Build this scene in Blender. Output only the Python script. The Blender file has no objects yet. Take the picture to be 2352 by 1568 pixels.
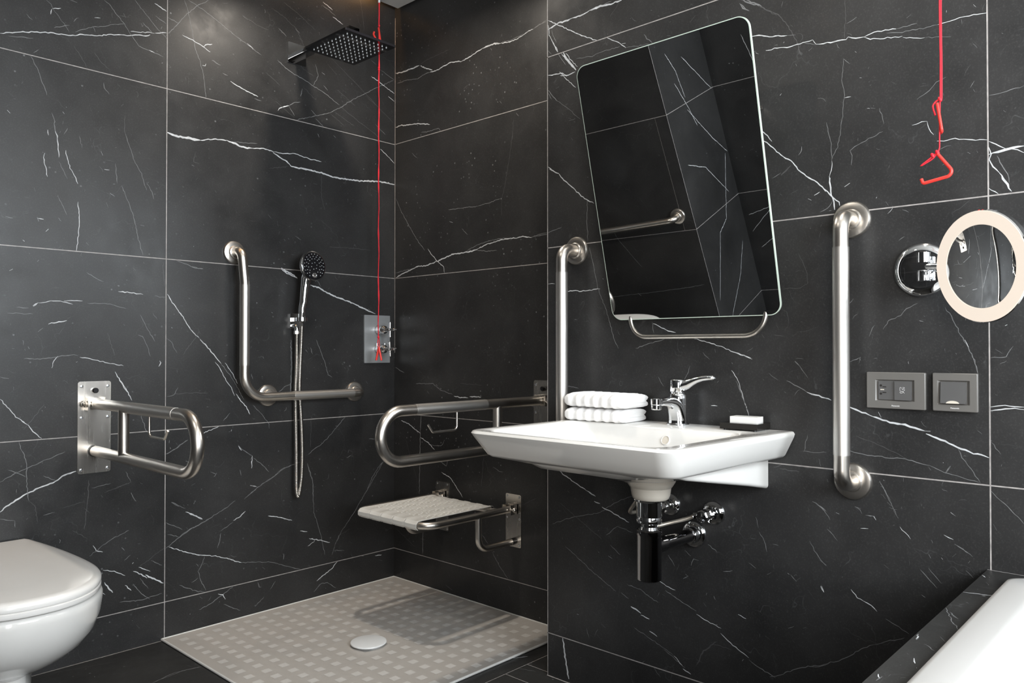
# Accessible hotel bathroom in black marble: shower corner, washbasin wall, toilet, bathtub edge.
# Units are metres. x runs along the long tiled wall, y towards it, z up. Camera stands above the bathtub.
import bpy, bmesh, math, random
from mathutils import Vector, Matrix, Quaternion
PI = math.pi
scn = bpy.context.scene
col = scn.collection
XA, YL, XP = 2.164, 2.734, 1.845        # shower wall (x), long wall (y), basin wall (x)
CEIL = 2.53
ZB = 0.8145                             # top of the washbasin

# ------------------------------------------------------------------ materials
def new_mat(name):
    m = bpy.data.materials.new(name); m.use_nodes = True
    nt = m.node_tree
    return m, nt, nt.nodes['Principled BSDF']
def setp(b, **k):
    names = dict(base='Base Color', rough='Roughness', metal='Metallic', spec='Specular IOR Level', ior='IOR', coat='Coat Weight',
                 coatr='Coat Roughness', trans='Transmission Weight', em='Emission Color', ems='Emission Strength', aniso='Anisotropic',
                 sss='Subsurface Weight', sheen='Sheen Weight')
    for n, v in k.items():
        i = b.inputs[names[n]]
        i.default_value = (v[0], v[1], v[2], 1.0) if isinstance(v, tuple) else v
def plain(name, base, rough, noise=0.0, nscale=40, **k):
    """a colour with a touch of procedural variation in colour and gloss"""
    m, nt, b = new_mat(name)
    setp(b, base=base, rough=rough, **k)
    if noise:
        tc = nt.nodes.new('ShaderNodeTexCoord'); n = nt.nodes.new('ShaderNodeTexNoise')
        n.inputs['Scale'].default_value = nscale; n.inputs['Detail'].default_value = 4
        nt.links.new(tc.outputs['Object'], n.inputs['Vector'])
        r = nt.nodes.new('ShaderNodeMapRange')
        r.inputs['To Min'].default_value = rough * (1 - noise); r.inputs['To Max'].default_value = rough * (1 + noise)
        nt.links.new(n.outputs['Fac'], r.inputs['Value']); nt.links.new(r.outputs['Result'], b.inputs['Roughness'])
        mix = nt.nodes.new('ShaderNodeMix'); mix.data_type = 'RGBA'
        mix.inputs['A'].default_value = tuple(c * (1 - noise * .25) for c in base) + (1,)
        mix.inputs['B'].default_value = tuple(min(1, c * (1 + noise * .25)) for c in base) + (1,)
        nt.links.new(n.outputs['Fac'], mix.inputs['Factor']); nt.links.new(mix.outputs['Result'], b.inputs['Base Color'])
    return m
def steel(name, base, rough, stretch):
    """brushed stainless steel: fine streaks along one direction"""
    m, nt, b = new_mat(name); setp(b, base=base, rough=rough, metal=1.0)
    tc = nt.nodes.new('ShaderNodeTexCoord'); mp = nt.nodes.new('ShaderNodeMapping'); n = nt.nodes.new('ShaderNodeTexNoise')
    mp.inputs['Scale'].default_value = stretch
    n.inputs['Scale'].default_value = 1.0; n.inputs['Detail'].default_value = 5
    nt.links.new(tc.outputs['Object'], mp.inputs['Vector']); nt.links.new(mp.outputs['Vector'], n.inputs['Vector'])
    r = nt.nodes.new('ShaderNodeMapRange'); r.inputs['From Min'].default_value = .3; r.inputs['From Max'].default_value = .7
    r.inputs['To Min'].default_value = rough * .93; r.inputs['To Max'].default_value = rough * 1.08
    nt.links.new(n.outputs['Fac'], r.inputs['Value']); nt.links.new(r.outputs['Result'], b.inputs['Roughness'])
    return m
def marble(name, rough=.36, dark=(.0165, .0165, .0168), lite=(.036, .036, .0362)):
    """honed black marble: cloudy ground, pale specks, broken hairlines (the larger veins are in the mesh)"""
    m, nt, b = new_mat(name)
    N, Lk = nt.nodes.new, nt.links.new
    tc = N('ShaderNodeTexCoord')
    def noise(scale, detail, rough_=.55, dist=0.0):
        n = N('ShaderNodeTexNoise'); n.inputs['Scale'].default_value = scale; n.inputs['Detail'].default_value = detail
        n.inputs['Roughness'].default_value = rough_; n.inputs['Distortion'].default_value = dist
        Lk(tc.outputs['Object'], n.inputs['Vector']); return n
    def ramp(src, a, c, lo=0.0, hi=1.0):
        r = N('ShaderNodeMapRange'); r.inputs['From Min'].default_value = a; r.inputs['From Max'].default_value = c
        r.inputs['To Min'].default_value = lo; r.inputs['To Max'].default_value = hi
        Lk(src, r.inputs['Value']); return r.outputs['Result']
    def mult(a, c):
        q = N('ShaderNodeMath'); q.operation = 'MULTIPLY'; Lk(a, q.inputs[0])
        if isinstance(c, float): q.inputs[1].default_value = c
        else: Lk(c, q.inputs[1])
        return q.outputs[0]
    cloud = noise(3.2, 6, .6, .4)
    ground = N('ShaderNodeMix'); ground.data_type = 'RGBA'
    ground.inputs['A'].default_value = dark + (1,); ground.inputs['B'].default_value = lite + (1,)
    Lk(ramp(cloud.outputs['Fac'], .3, .72), ground.inputs['Factor'])
    # fine grain
    grain = noise(260, 3, .7)
    g2 = N('ShaderNodeMix'); g2.data_type = 'RGBA'; g2.blend_type = 'ADD'
    Lk(ground.outputs['Result'], g2.inputs['A']); g2.inputs['B'].default_value = (.03, .03, .03, 1)
    Lk(ramp(grain.outputs['Fac'], .52, .8, 0, .9), g2.inputs['Factor'])
    # pale specks, gathered in patches
    v = N('ShaderNodeTexVoronoi'); v.inputs['Scale'].default_value = 42; Lk(tc.outputs['Object'], v.inputs['Vector'])
    patch = noise(5.5, 3, .6)
    sp = mult(ramp(v.outputs['Distance'], .17, .07), ramp(patch.outputs['Fac'], .5, .66))
    sz = N('ShaderNodeSeparateColor'); Lk(v.outputs['Color'], sz.inputs['Color'])
    sp = mult(sp, ramp(sz.outputs['Red'], .55, .9))
    # broken hairlines: edges of a warped cell pattern
    warp = noise(2.1, 5, .6)
    add = N('ShaderNodeMix'); add.data_type = 'VECTOR'; add.inputs['Factor'].default_value = .32
    Lk(tc.outputs['Object'], add.inputs['A']); Lk(warp.outputs['Color'], add.inputs['B'])
    ve = N('ShaderNodeTexVoronoi'); ve.feature = 'DISTANCE_TO_EDGE'; ve.inputs['Scale'].default_value = 7.0
    Lk(add.outputs['Result'], ve.inputs['Vector'])
    hl = mult(ramp(ve.outputs['Distance'], .005, .001), ramp(noise(9, 4, .65).outputs['Fac'], .5, .68))
    mx = N('ShaderNodeMath'); mx.operation = 'MAXIMUM'; Lk(sp, mx.inputs[0]); Lk(mult(hl, .22), mx.inputs[1])
    fin = N('ShaderNodeMix'); fin.data_type = 'RGBA'
    Lk(mult(mx.outputs[0], .8), fin.inputs['Factor'])
    Lk(g2.outputs['Result'], fin.inputs['A']); fin.inputs['B'].default_value = (.27, .28, .29, 1)
    Lk(fin.outputs['Result'], b.inputs['Base Color'])
    Lk(ramp(noise(14, 5, .6).outputs['Fac'], .3, .7, rough * .85, rough * 1.18), b.inputs['Roughness'])
    setp(b, spec=.38)
    return m
def vein_mat(name, c):
    m, nt, b = new_mat(name); setp(b, base=c, rough=.4)
    tc = nt.nodes.new('ShaderNodeTexCoord'); n = nt.nodes.new('ShaderNodeTexNoise')
    n.inputs['Scale'].default_value = 70; n.inputs['Detail'].default_value = 3
    nt.links.new(tc.outputs['Object'], n.inputs['Vector'])
    mix = nt.nodes.new('ShaderNodeMix'); mix.data_type = 'RGBA'
    mix.inputs['A'].default_value = tuple(q * .45 for q in c) + (1,); mix.inputs['B'].default_value = tuple(min(1, q * 1.35) for q in c) + (1,)
    nt.links.new(n.outputs['Fac'], mix.inputs['Factor']); nt.links.new(mix.outputs['Result'], b.inputs['Base Color'])
    return m
M = {}
M['marble'] = marble('black_marble')
M['marble_floor'] = marble('black_marble_floor', .42, (.016, .016, .016), (.034, .034, .033))
M['vein2'] = vein_mat('calcite_vein', (.60, .62, .64))
M['vein1'] = vein_mat('thin_vein', (.19, .195, .20))
M['vein0'] = vein_mat('faint_vein', (.085, .085, .087))
M['grout'] = vein_mat('grout', (.40, .38, .37))
M['steel'] = steel('brushed_steel', (.66, .625, .58), .31, (25, 25, 25))
M['grip'] = steel('matt_grip_steel', (.66, .64, .61), .42, (900, 900, 900))
M['plate'] = steel('brushed_plate_steel', (.60, .57, .53), .26, (160, 160, 6))
M['chrome'] = plain('chrome', (.80, .81, .82), .045, metal=1.0)
M['satin'] = plain('satin_chrome', (.42, .44, .455), .42, .05, 20, metal=.55)
M['chrome_dark'] = plain('dark_chrome', (.33, .33, .34), .06, metal=1.0)
M['hose'] = plain('metal_hose', (.62, .60, .57), .2, metal=1.0)
M['ceramic'] = plain('white_ceramic', (.76, .755, .735), .10, .06, 12, coat=.4, coatr=.03)
M['seat_plastic'] = plain('white_seat_plastic', (.80, .79, .77), .16, .05, 20)
M['slat_plastic'] = plain('white_slat_plastic', (.78, .77, .735), .34, .1, 60)
M['boss'] = plain('unglazed_ceramic', (.62, .58, .51), .3, .2, 30)
M['acryl'] = plain('white_bath_acrylic', (.50, .495, .485), .32, .05, 8)
M['tray'] = plain('shower_tray_resin', (.47, .445, .415), .38, .10, 6)
M['tray_dot'] = plain('anti_slip_square', (.57, .555, .53), .6, .12, 90)
M['tray_rim'] = plain('tray_silicone', (.66, .66, .64), .4)
M['red'] = plain('red_plastic', (.78, .045, .035), .35, .1, 80)
M['red_cord'] = plain('red_cord', (.74, .012, .03), .6, .2, 300)
M['towel'] = plain('white_terry', (.86, .86, .86), .95, .1, 200, sheen=.4)
M['soap'] = plain('white_soap', (.85, .845, .82), .4, .06, 60, sss=.0)
M['black'] = plain('black_acrylic', (.012, .011, .010), .06)
M['black_plastic'] = plain('black_plastic', (.01, .01, .011), .25)
M['black_face'] = plain('black_glossy_face', (.009, .009, .011), .08, coat=.5)
M['nozzle'] = plain('grey_silicone', (.55, .57, .58), .45)
M['switch'] = plain('bronze_grey_plastic', (.135, .130, .122), .36, .12, 30)
M['switch_mod'] = plain('graphite_plastic', (.095, .094, .094), .34, .12, 30)
M['cream'] = plain('cream_plastic', (.62, .58, .50), .4)
M['print'] = plain('silver_print', (.62, .62, .62), .4)
M['mirror'] = plain('mirror_silver', (.88, .89, .89), .0, metal=1.0)
M['glass_edge'] = plain('polished_glass_edge', (.60, .70, .62), .12, .1, 20)
M['white_plastic'] = plain('white_plastic', (.75, .77, .78), .35)
M['paint'] = plain('ceiling_paint', (.62, .61, .585), .8, .06, 4)
M['void'] = plain('dark_void', (.02, .018, .016), .9)
M['screw'] = plain('zinc_screw', (.70, .73, .76), .22, metal=1.0)
M['steel_hole'] = plain('dark_hole', (.015, .013, .012), .5)
M['braid'] = plain('braided_hose', (.48, .44, .38), .33, .2, 400, metal=.7)
m, nt, b = new_mat('lit_ring'); setp(b, base=(.30, .28, .25), rough=.4, em=(1.0, .86, .73), ems=.66); M['ring'] = m
m, nt, b = new_mat('warm_led_strip'); setp(b, base=(.9, .7, .45), rough=.5, em=(1.0, .55, .22), ems=45.0); M['led'] = m
m, nt, b = new_mat('downlight_lens'); setp(b, base=(.9, .9, .9), rough=.5, em=(1.0, .9, .78), ems=14.0); M['lens'] = m
m, nt, b = new_mat('daylit_glass'); setp(b, base=(.8, .85, .9), rough=.5, em=(.80, .90, 1.0), ems=2.2); M['pane'] = m

# ------------------------------------------------------------------ mesh helpers
def add_box(bm, c, s, mi=0):
    vs = [bm.verts.new((c[0] + sx * s[0] / 2, c[1] + sy * s[1] / 2, c[2] + sz * s[2] / 2)) for sx in (-1, 1) for sy in (-1, 1) for sz in (-1, 1)]
    for f in ((0, 1, 3, 2), (4, 6, 7, 5), (0, 4, 5, 1), (2, 3, 7, 6), (0, 2, 6, 4), (1, 5, 7, 3)):
        fc = bm.faces.new([vs[i] for i in f]); fc.material_index = mi
def bevel_all(bm, off, seg=2, angle=40):
    es = [e for e in bm.edges if len(e.link_faces) == 2 and e.calc_face_angle(0) > math.radians(angle)]
    if es: bmesh.ops.bevel(bm, geom=es, offset=off, segments=seg, profile=.6, affect='EDGES', clamp_overlap=True)
def frame_of(d):
    d = Vector(d).normalized()
    a = Vector((0, 0, 1)) if abs(d.z) < .9 else Vector((1, 0, 0))
    u = d.cross(a).normalized()
    return u, d.cross(u).normalized()
def loft(bm, rings, cap0=True, cap1=True, mi=0, closed=True):
    R = [[bm.verts.new(p) for p in r] for r in rings]
    n = len(R[0])
    for a, b_ in zip(R, R[1:]):
        for i in range(n if closed else n - 1):
            f = bm.faces.new((a[i], a[(i + 1) % n], b_[(i + 1) % n], b_[i])); f.material_index = mi
    if cap0: bm.faces.new(R[0][::-1]).material_index = mi
    if cap1: bm.faces.new(R[-1]).material_index = mi
    return R
def add_tube(bm, pts, r, n=16, cap=True, mi=0):
    """round bar along a polyline; r is one radius or one per point"""
    pts = [Vector(p) for p in pts]
    rs = r if isinstance(r, (list, tuple)) else [r] * len(pts)
    t0 = (pts[1] - pts[0]).normalized(); u, w = frame_of(t0)
    rings, prev = [], t0
    for i, p in enumerate(pts):
        a = (pts[i] - pts[i - 1]).normalized() if i else t0
        c = (pts[i + 1] - pts[i]).normalized() if i < len(pts) - 1 else a
        t = (a + c).normalized()
        q = prev.rotation_difference(t); u = q @ u; u = (u - t * u.dot(t)).normalized(); w = t.cross(u); prev = t
        k = 1 / max(.5, math.sqrt(max(.01, (1 + a.dot(c)) / 2)))
        rings.append([p + (u * math.cos(2 * PI * j / n) + w * math.sin(2 * PI * j / n)) * rs[i] * (k if 0 < i < len(pts) - 1 else 1) for j in range(n)])
    loft(bm, rings, cap, cap, mi)
def fillet(pts, rad, n=8):
    """polyline with its corners rounded; rad is one radius or one per inner corner"""
    pts = [Vector(p) for p in pts]; out = [pts[0]]
    for i in range(1, len(pts) - 1):
        rr = rad[i - 1] if isinstance(rad, (list, tuple)) else rad
        a = (pts[i - 1] - pts[i]); c = (pts[i + 1] - pts[i]); la, lc = a.length, c.length; a.normalize(); c.normalize()
        ang = a.angle(c)
        if rr <= 0 or ang > 3.1: out.append(pts[i]); continue
        t = min(rr / math.tan(ang / 2), la * .499, lc * .499); rr = t * math.tan(ang / 2)
        bis = (a + c).normalized(); cen = pts[i] + bis * (rr / math.sin(ang / 2))
        p0 = pts[i] + a * t - cen; p1 = pts[i] + c * t - cen; tot = p0.angle(p1); ax = p0.cross(p1).normalized()
        for k in range(n + 1): out.append(cen + Quaternion(ax, tot * k / n) @ p0)
    out.append(pts[-1]); return out
def add_lathe(bm, o, axis, prof, n=40, mi=0, cap0=True, cap1=True):
    """prof: (distance along the axis, radius)"""
    o = Vector(o); d = Vector(axis).normalized(); u, w = frame_of(d)
    loft(bm, [[o + d * t + (u * math.cos(2 * PI * j / n) + w * math.sin(2 * PI * j / n)) * max(r, 1e-5) for j in range(n)] for t, r in prof], cap0, cap1, mi)
def rrect(x0, x1, y0, y1, r, k=8, rb=None):
    """rounded rectangle in plan, counter-clockwise"""
    o = []
    q = r if rb is None else rb                          # rb: its own radius for the two corners at x1
    for cx, cy, a, r in ((x1 - q, y1 - q, 0, q), (x0 + r, y1 - r, 90, r), (x0 + r, y0 + r, 180, r), (x1 - q, y0 + q, 270, q)):
        for i in range(k + 1):
            t = math.radians(a + 90 * i / k); o.append((cx + r * math.cos(t), cy + r * math.sin(t)))
    return o
def obj(name, bm, mats, parent=None, smooth=38, origin=None):
    bmesh.ops.recalc_face_normals(bm, faces=bm.faces)
    me = bpy.data.meshes.new(name)
    if origin is not None: bmesh.ops.translate(bm, verts=bm.verts, vec=-Vector(origin))
    elif parent is not None and root_of(parent).get('world_parts'): bmesh.ops.translate(bm, verts=bm.verts, vec=-world_loc(parent))
    bm.to_mesh(me); bm.free()
    for mm in (mats if isinstance(mats, (list, tuple)) else [mats]): me.materials.append(M[mm] if isinstance(mm, str) else mm)
    if smooth:
        me.shade_smooth(); me.set_sharp_from_angle(angle=math.radians(smooth))
    o = bpy.data.objects.new(name, me); col.objects.link(o)
    if origin is not None: o.location = origin
    if parent is not None: o.parent = parent
    return o
def root_of(o):
    while o.parent: o = o.parent
    return o
def world_loc(o):
    v = Vector(o.location)
    while o.parent: o = o.parent; v += Vector(o.location)
    return v
def thing(name, label, cat, loc, rotz=0.0, group=None, world=True):
    """Empty at the base of a thing. world=True: parts are drawn in room coordinates; else in the Empty's own frame"""
    o = bpy.data.objects.new(name, None); col.objects.link(o)
    o.empty_display_size = .05; o.location = loc; o.rotation_euler = (0, 0, rotz)
    o['label'] = label; o['category'] = cat
    if group: o['group'] = group
    if world: o['world_parts'] = 1
    return o
def tag(o, label, cat, group=None):
    o['label'] = label; o['category'] = cat
    if group: o['group'] = group
    return o
def copy_thing(src, loc, rotz, label):
    def cp(o, par):
        c = o.copy(); col.objects.link(c)
        if par is not None: c.parent = par
        for ch in list(o.children): cp(ch, c)
        return c
    r = cp(src, None); r.location = loc; r.rotation_euler = (0, 0, rotz); r['label'] = label
    return r
def structure(name, bm, mats, smooth=0):
    o = obj(name, bm, mats, None, smooth); o['kind'] = 'structure'; return o
def B(): return bmesh.new()
ON_LONG, ON_X = PI, PI / 2       # own frame (x along wall, y out, z up) turned onto the long wall / onto a wall facing -x

# ------------------------------------------------------------------ marble walls
LP = dict(win=80, down=[(1.62, 2.10, 9), (1.60, .62, 3.5), (.35, 1.3, 3.5)], spread=150, added_door=46, exp=0.2)  # last lamp in the list is added to brighten toilet lid and floor
VEINS = {
'L': '''
31 2 649,1976 681,1988 717,2001 764,2014 794,2020 817,2024 830,2024 864,2035 871,2040 914,2049 939,2055 943,2059 975,2070 1000,2076 1026,2081 1044,2090 1079,2096 1094,2105
23 2 1029,2097 1055,2103 1091,2112 1109,2114
34 2 1111,2116 1150,2129
17 1 857,2042 879,2058 911,2075 941,2088 972,2102 1009,2116
22 1 796,2038 819,2050 840,2059
21 1 670,1974 696,1979 737,1987
31 2 791,2097 815,2107
30 2 789,2096 786,2078
14 1 773,2119 787,2110 793,2097 819,2066 840,2038
18 1 944,2176 960,2167 980,2146 1009,2115 1026,2091 1056,2054 1094,2050 1140,2041
15 1 1042,2209 1073,2179 1103,2148 1127,2128 1152,2107
24 1 1112,2177 1149,2160
23 1 1069,2140 1103,2113
36 2 1109,2219 1130,2212 1150,2204
14 0 853,1998 872,1972 895,1934
14 0 915,1993 934,1968 964,1947
18 1 731,1929 745,1904 754,1888 762,1862 777,1818
22 1 791,1765 798,1747 800,1716 806,1692 808,1684
27 2 780,1709 782,1692
33 2 669,1746 677,1738
25 2 822,1776 827,1770
23 1 842,2142 863,2140
17 1 944,1900 947,1883 962,1866
23 2 915,2108 933,2112
19 1 719,2058 727,2048 736,2044
15 0 1012,1806 1012,1751 1017,1734
24 1 1006,2151 1013,2139
30 1 1064,2135 1069,2125
20 1 853,2075 863,2091
17 1 911,2077 918,2061
30 2 1091,2050 1109,2047
18 1 826,1704 837,1726
18 1 739,1942 753,1956
20 1 1155,2128 1174,2150 1192,2176 1213,2208 1239,2236 1264,2265 1290,2282 1302,2295
19 1 1213,2266 1222,2244 1232,2207 1243,2156 1254,2101 1269,2066 1280,2032 1290,1980 1294,1933
19 1 1228,2271 1261,2260 1298,2246 1336,2229 1375,2211 1415,2193 1451,2177 1484,2163 1514,2152
30 2 1455,2180 1480,2166
23 1 1153,2184 1192,2176
35 2 1206,2138 1243,2131 1284,2117 1310,2106
38 2 1284,2117 1291,2128 1317,2137
32 1 1316,2078 1349,2068
29 1 1358,2041 1378,2037
36 2 1388,2019 1424,2006 1468,1994 1500,1987
22 1 1483,1976 1514,1975
28 1 1582,2152 1617,2130 1657,2116 1703,2104 1745,2090 1788,2078 1821,2064 1871,2042
22 0 1871,2038 1916,2018 1978,1989 2036,1966 2079,1945
24 1 1667,1934 1708,1951 1755,1970 1783,1981 1831,2003 1881,2036 1926,2072 1967,2101 2019,2133 2057,2160 2111,2191 2156,2220
41 2 1585,1953 1591,1963 1613,1976 1633,1984
26 1 1633,1983 1658,2002 1685,2011
35 1 1685,2033 1694,2067
21 1 1635,1981 1658,1948
21 1 1745,2094 1768,2137 1754,2183
35 2 2035,2205 2078,2192 2111,2178 2162,2161
27 2 2128,2140 2162,2125
19 0 1821,2235 2156,2028
23 1 2035,2275 2062,2263
19 1 2078,2249 2161,2222
37 2 1837,2403 1887,2387
36 2 1789,2450 1810,2442 1835,2431
25 1 1786,2436 1820,2426 1850,2411
19 0 1976,2520 1987,2463 1997,2397
17 0 1555,2349 1616,2329 1666,2300 1702,2238
22 1 1586,2279 1621,2256
17 0 1609,2390 1675,2363 1753,2323
21 1 1661,2300 1682,2287
17 0 1435,2283 1488,2265 1543,2258
20 1 1435,2281 1457,2271
18 0 1648,2186 1694,2150 1745,2131
18 0 1811,2199 1860,2166
17 0 1531,2091 1595,2053
21 1 1755,1959 1793,1933
28 1 1733,1989 1759,1973
18 0 1826,1994 1896,1961
19 0 1846,2007 1946,1969
19 1 2057,2002 2112,1965
18 0 1698,2075 1754,2035
19 0 1860,2103 1951,2056
17 0 1574,1988 1658,1940
19 0 2003,2112 2079,2077
35 2 1280,2049 1291,2050 1293,2058
25 2 801,1710 807,1695 809,1661 812,1627
14 1 813,1613 827,1584 837,1563
22 2 772,1634 769,1619 772,1598 780,1560
21 2 832,1654 834,1634 845,1599 861,1570 868,1551
24 2 869,1493 871,1464 873,1436 871,1407 871,1384 867,1351 865,1334
19 1 1003,1566 1018,1532 1038,1478 1050,1437 1056,1398 1074,1338
16 1 1014,1743 1028,1703 1043,1657 1067,1619 1085,1563
17 1 1085,1591 1106,1554 1109,1536
15 1 809,1505 823,1478 836,1446
44 2 754,1425 770,1424
20 2 752,1428 756,1416
18 1 983,1638 989,1573
15 0 952,1644 980,1643
19 1 666,1420 687,1417
30 2 776,1386 784,1395
32 2 713,1353 718,1349
23 2 948,1612 964,1613
30 1 1065,1441 1078,1439
14 1 871,1708 880,1670
21 1 894,1363 902,1355
86 2 1155,1778 1173,1774 1194,1771 1230,1775 1252,1772 1272,1774
39 2 1272,1774 1304,1783 1346,1793 1377,1794
69 2 1377,1793 1401,1790 1425,1783 1449,1781 1478,1784
41 2 1478,1784 1523,1792 1549,1790 1570,1787
52 2 1564,1784 1588,1773 1618,1763 1641,1747
31 2 1570,1788 1614,1788 1658,1798 1690,1794 1732,1788 1784,1787
65 2 1639,1746 1663,1742 1704,1745 1736,1743 1784,1742 1817,1736 1847,1733 1922,1736 1973,1738 2036,1748 2079,1752 2129,1754 2163,1752
17 0 1549,1719 1632,1741
20 1 1405,1796 1433,1796 1498,1806
25 2 2084,1897 2112,1881 2162,1847
18 0 1784,1733 1784,1646 1799,1590
38 2 1602,1331 1620,1319 1674,1299
20 1 1189,1330 1225,1319 1258,1308 1286,1307
19 0 1823,1440 1938,1446 2032,1447
17 1 1664,1468 1691,1455
16 0 1256,1728 1249,1691 1271,1687
59 2 1602,1336 1621,1325 1644,1317 1672,1303
59 2 1734,1277 1779,1265 1844,1237 1918,1218 1996,1192 2059,1171
18 1 1760,1304 1785,1269
22 2 743,1148 756,1161
41 2 742,1150 749,1157 756,1160
21 2 756,1160 799,1168 819,1169 835,1165 855,1160
22 2 829,1169 850,1173 884,1172
15 1 898,1165 960,1166 986,1161 1020,1152
30 2 994,1209 1037,1207 1075,1203
15 1 1114,1201 1132,1197 1153,1198
16 1 697,1144 730,1143
16 1 673,1125 742,1125
31 2 785,1094 794,1098 822,1103 838,1107
21 1 756,1069 771,1082
21 1 719,986 755,984 810,990 825,994 859,997 872,994
22 2 813,993 800,977 796,955
23 2 877,989 899,985 931,977 970,968 1012,959
26 2 985,940 1001,909 1014,885 1024,871
18 1 1066,1133 1084,1097 1115,1042
17 1 1058,1064 1073,1058 1091,1023 1101,990
17 1 896,1266 930,1246 948,1239
31 2 1157,1209 1175,1180 1191,1159 1214,1131 1226,1106 1246,1081 1272,1056
21 1 1272,1056 1289,1037 1310,1014
16 0 1214,995 1262,1062 1275,1082
15 1 1154,1055 1173,1039 1192,1002
27 2 678,1255 687,1261
27 1 753,1289 758,1295
40 2 1132,975 1136,968 1129,955
18 1 1108,1140 1123,1119
15 0 1142,1322 1147,1235
24 1 1245,1313 1268,1308 1286,1308
15 0 961,1070 984,993
16 1 655,931 679,925
32 2 1276,1050 1295,1033 1317,1008 1337,984 1356,962
21 1 1356,962 1395,913 1419,874 1447,824
24 2 1333,969 1356,939 1372,906 1395,872 1409,841
24 2 1371,965 1403,920 1421,886
33 2 1415,848 1435,821 1456,797 1471,768
19 1 1484,802 1518,767 1551,726 1552,707
52 1 1646,1053 1649,954 1645,847
20 1 1761,1054 1784,1005 1804,960 1818,910 1838,899
22 1 1725,589 1748,607 1781,622 1814,646 1843,673 1903,731
22 1 1461,457 1498,482 1531,500 1574,520 1608,542 1643,554 1688,563
26 1 1424,656 1436,640 1460,623 1481,610
40 2 1479,562 1482,609
23 1 1485,601 1518,575 1552,540
49 2 1426,651 1438,634
42 2 1396,709 1398,715
22 2 1284,709 1311,718 1349,731
20 1 1365,750 1392,778
20 1 1156,647 1191,665 1209,679 1234,691
18 0 1738,730 1736,616
23 1 1723,549 1739,507 1748,473 1749,417
23 1 2019,413 2043,458 2075,498 2113,529
20 1 1157,849 1183,854 1197,879
19 0 1183,856 1237,859 1307,856
33 1 1432,562 1437,539
30 1 2026,628 2058,625
22 1 1317,567 1339,556
37 1 1923,591 1918,578
37 1 1911,558 1933,566
27 1 1476,922 1482,901
28 1 1616,771 1625,776 1626,786
21 1 1590,845 1625,871 1647,875
23 2 1473,498 1506,486
44 2 658,521 674,536 699,551 725,567 745,574 771,584 801,592 816,599 828,609 843,615 868,621
18 1 657,612 699,634 730,647 750,654 776,665 797,671 836,687
19 1 707,730 711,709 721,688 726,665 729,622 729,590 735,543
14 0 735,543 751,528 759,474
24 2 656,863 675,838 698,807 722,786 732,779 744,758 769,735
43 2 713,795 724,784
20 1 679,646 725,620
15 0 719,765 775,842
18 1 774,617 810,598
29 2 990,930 1005,905 1023,874 1040,841
19 1 1068,795 1086,739 1096,724
17 1 658,500 697,489
17 1 697,489 698,468
23 0 906,588 904,519 897,469 894,428
17 1 915,560 974,569
15 0 961,544 1038,564
18 1 1021,602 1038,564
18 1 1038,528 1056,497
14 0 828,508 893,519
17 1 775,493 807,498
14 0 859,432 903,397
22 1 1200,346 1242,369 1288,386 1312,395
24 2 1226,435 1288,399
19 1 1175,476 1204,457
19 1 1156,649 1195,667 1233,690
22 1 1449,448 1500,483 1534,502 1575,521 1610,546 1677,561
21 1 1155,317 1181,334 1203,349 1235,368 1285,384 1337,409 1368,421 1414,448
29 2 1167,321 1225,293 1275,273 1337,256 1374,242 1439,212
19 1 1439,212 1558,191 1691,135
19 1 1296,264 1286,236 1273,214 1281,182 1302,138
21 1 1721,556 1747,475 1753,352 1780,276 1806,170
24 1 2103,521 2041,439 1990,374 1941,312 1886,252 1859,211 1839,163
28 2 1227,435 1265,415 1288,399
19 1 1176,477 1225,448
34 2 1549,370 1593,358 1653,336
32 2 1690,288 1722,280
36 2 1731,251 1793,230 1829,217
25 2 1725,221 1754,233 1757,240
36 2 1406,375 1433,386 1455,403
23 1 1358,345 1406,370
29 1 1358,337 1353,308 1345,284
33 2 1767,71 1806,91 1839,107 1866,130
38 2 2060,118 2095,114
25 1 1754,30 1787,56 1819,54 1859,23
23 1 1276,75 1317,85 1369,110 1407,130
32 2 1348,115 1367,108 1376,89
20 1 1370,72 1435,34
19 1 1204,180 1266,144 1296,135
19 1 1157,408 1215,374
19 1 1162,366 1206,349
51 2 1088,241 1111,224 1149,199
33 2 1047,261 1074,246 1093,228
49 2 956,244 969,221 982,204
26 2 951,285 986,274 1021,252
39 2 1021,220 1041,198
24 2 1065,271 1104,249
21 1 1047,219 1065,190 1102,154
23 2 922,229 958,203
21 1 1004,167 1070,158 1144,165
29 2 920,372 930,353 950,345
20 1 909,339 951,367 981,384 1033,403
29 1 1009,349 1019,337
21 1 1018,304 1038,318
45 2 1044,287 1048,291
18 1 1106,286 1144,262
18 1 1070,233 1097,192
15 0 1065,271 1157,324
21 1 1039,529 1053,498
15 0 954,540 1037,564
34 1 1507,123 1512,103 1521,102
24 1 1496,34 1533,62
24 1 1582,112 1559,85
19 1 1279,121 1289,112
22 1 1849,181 1900,170
23 1 1474,496 1505,487
18 0 1839,169 1872,237 1927,256
''',
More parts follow.
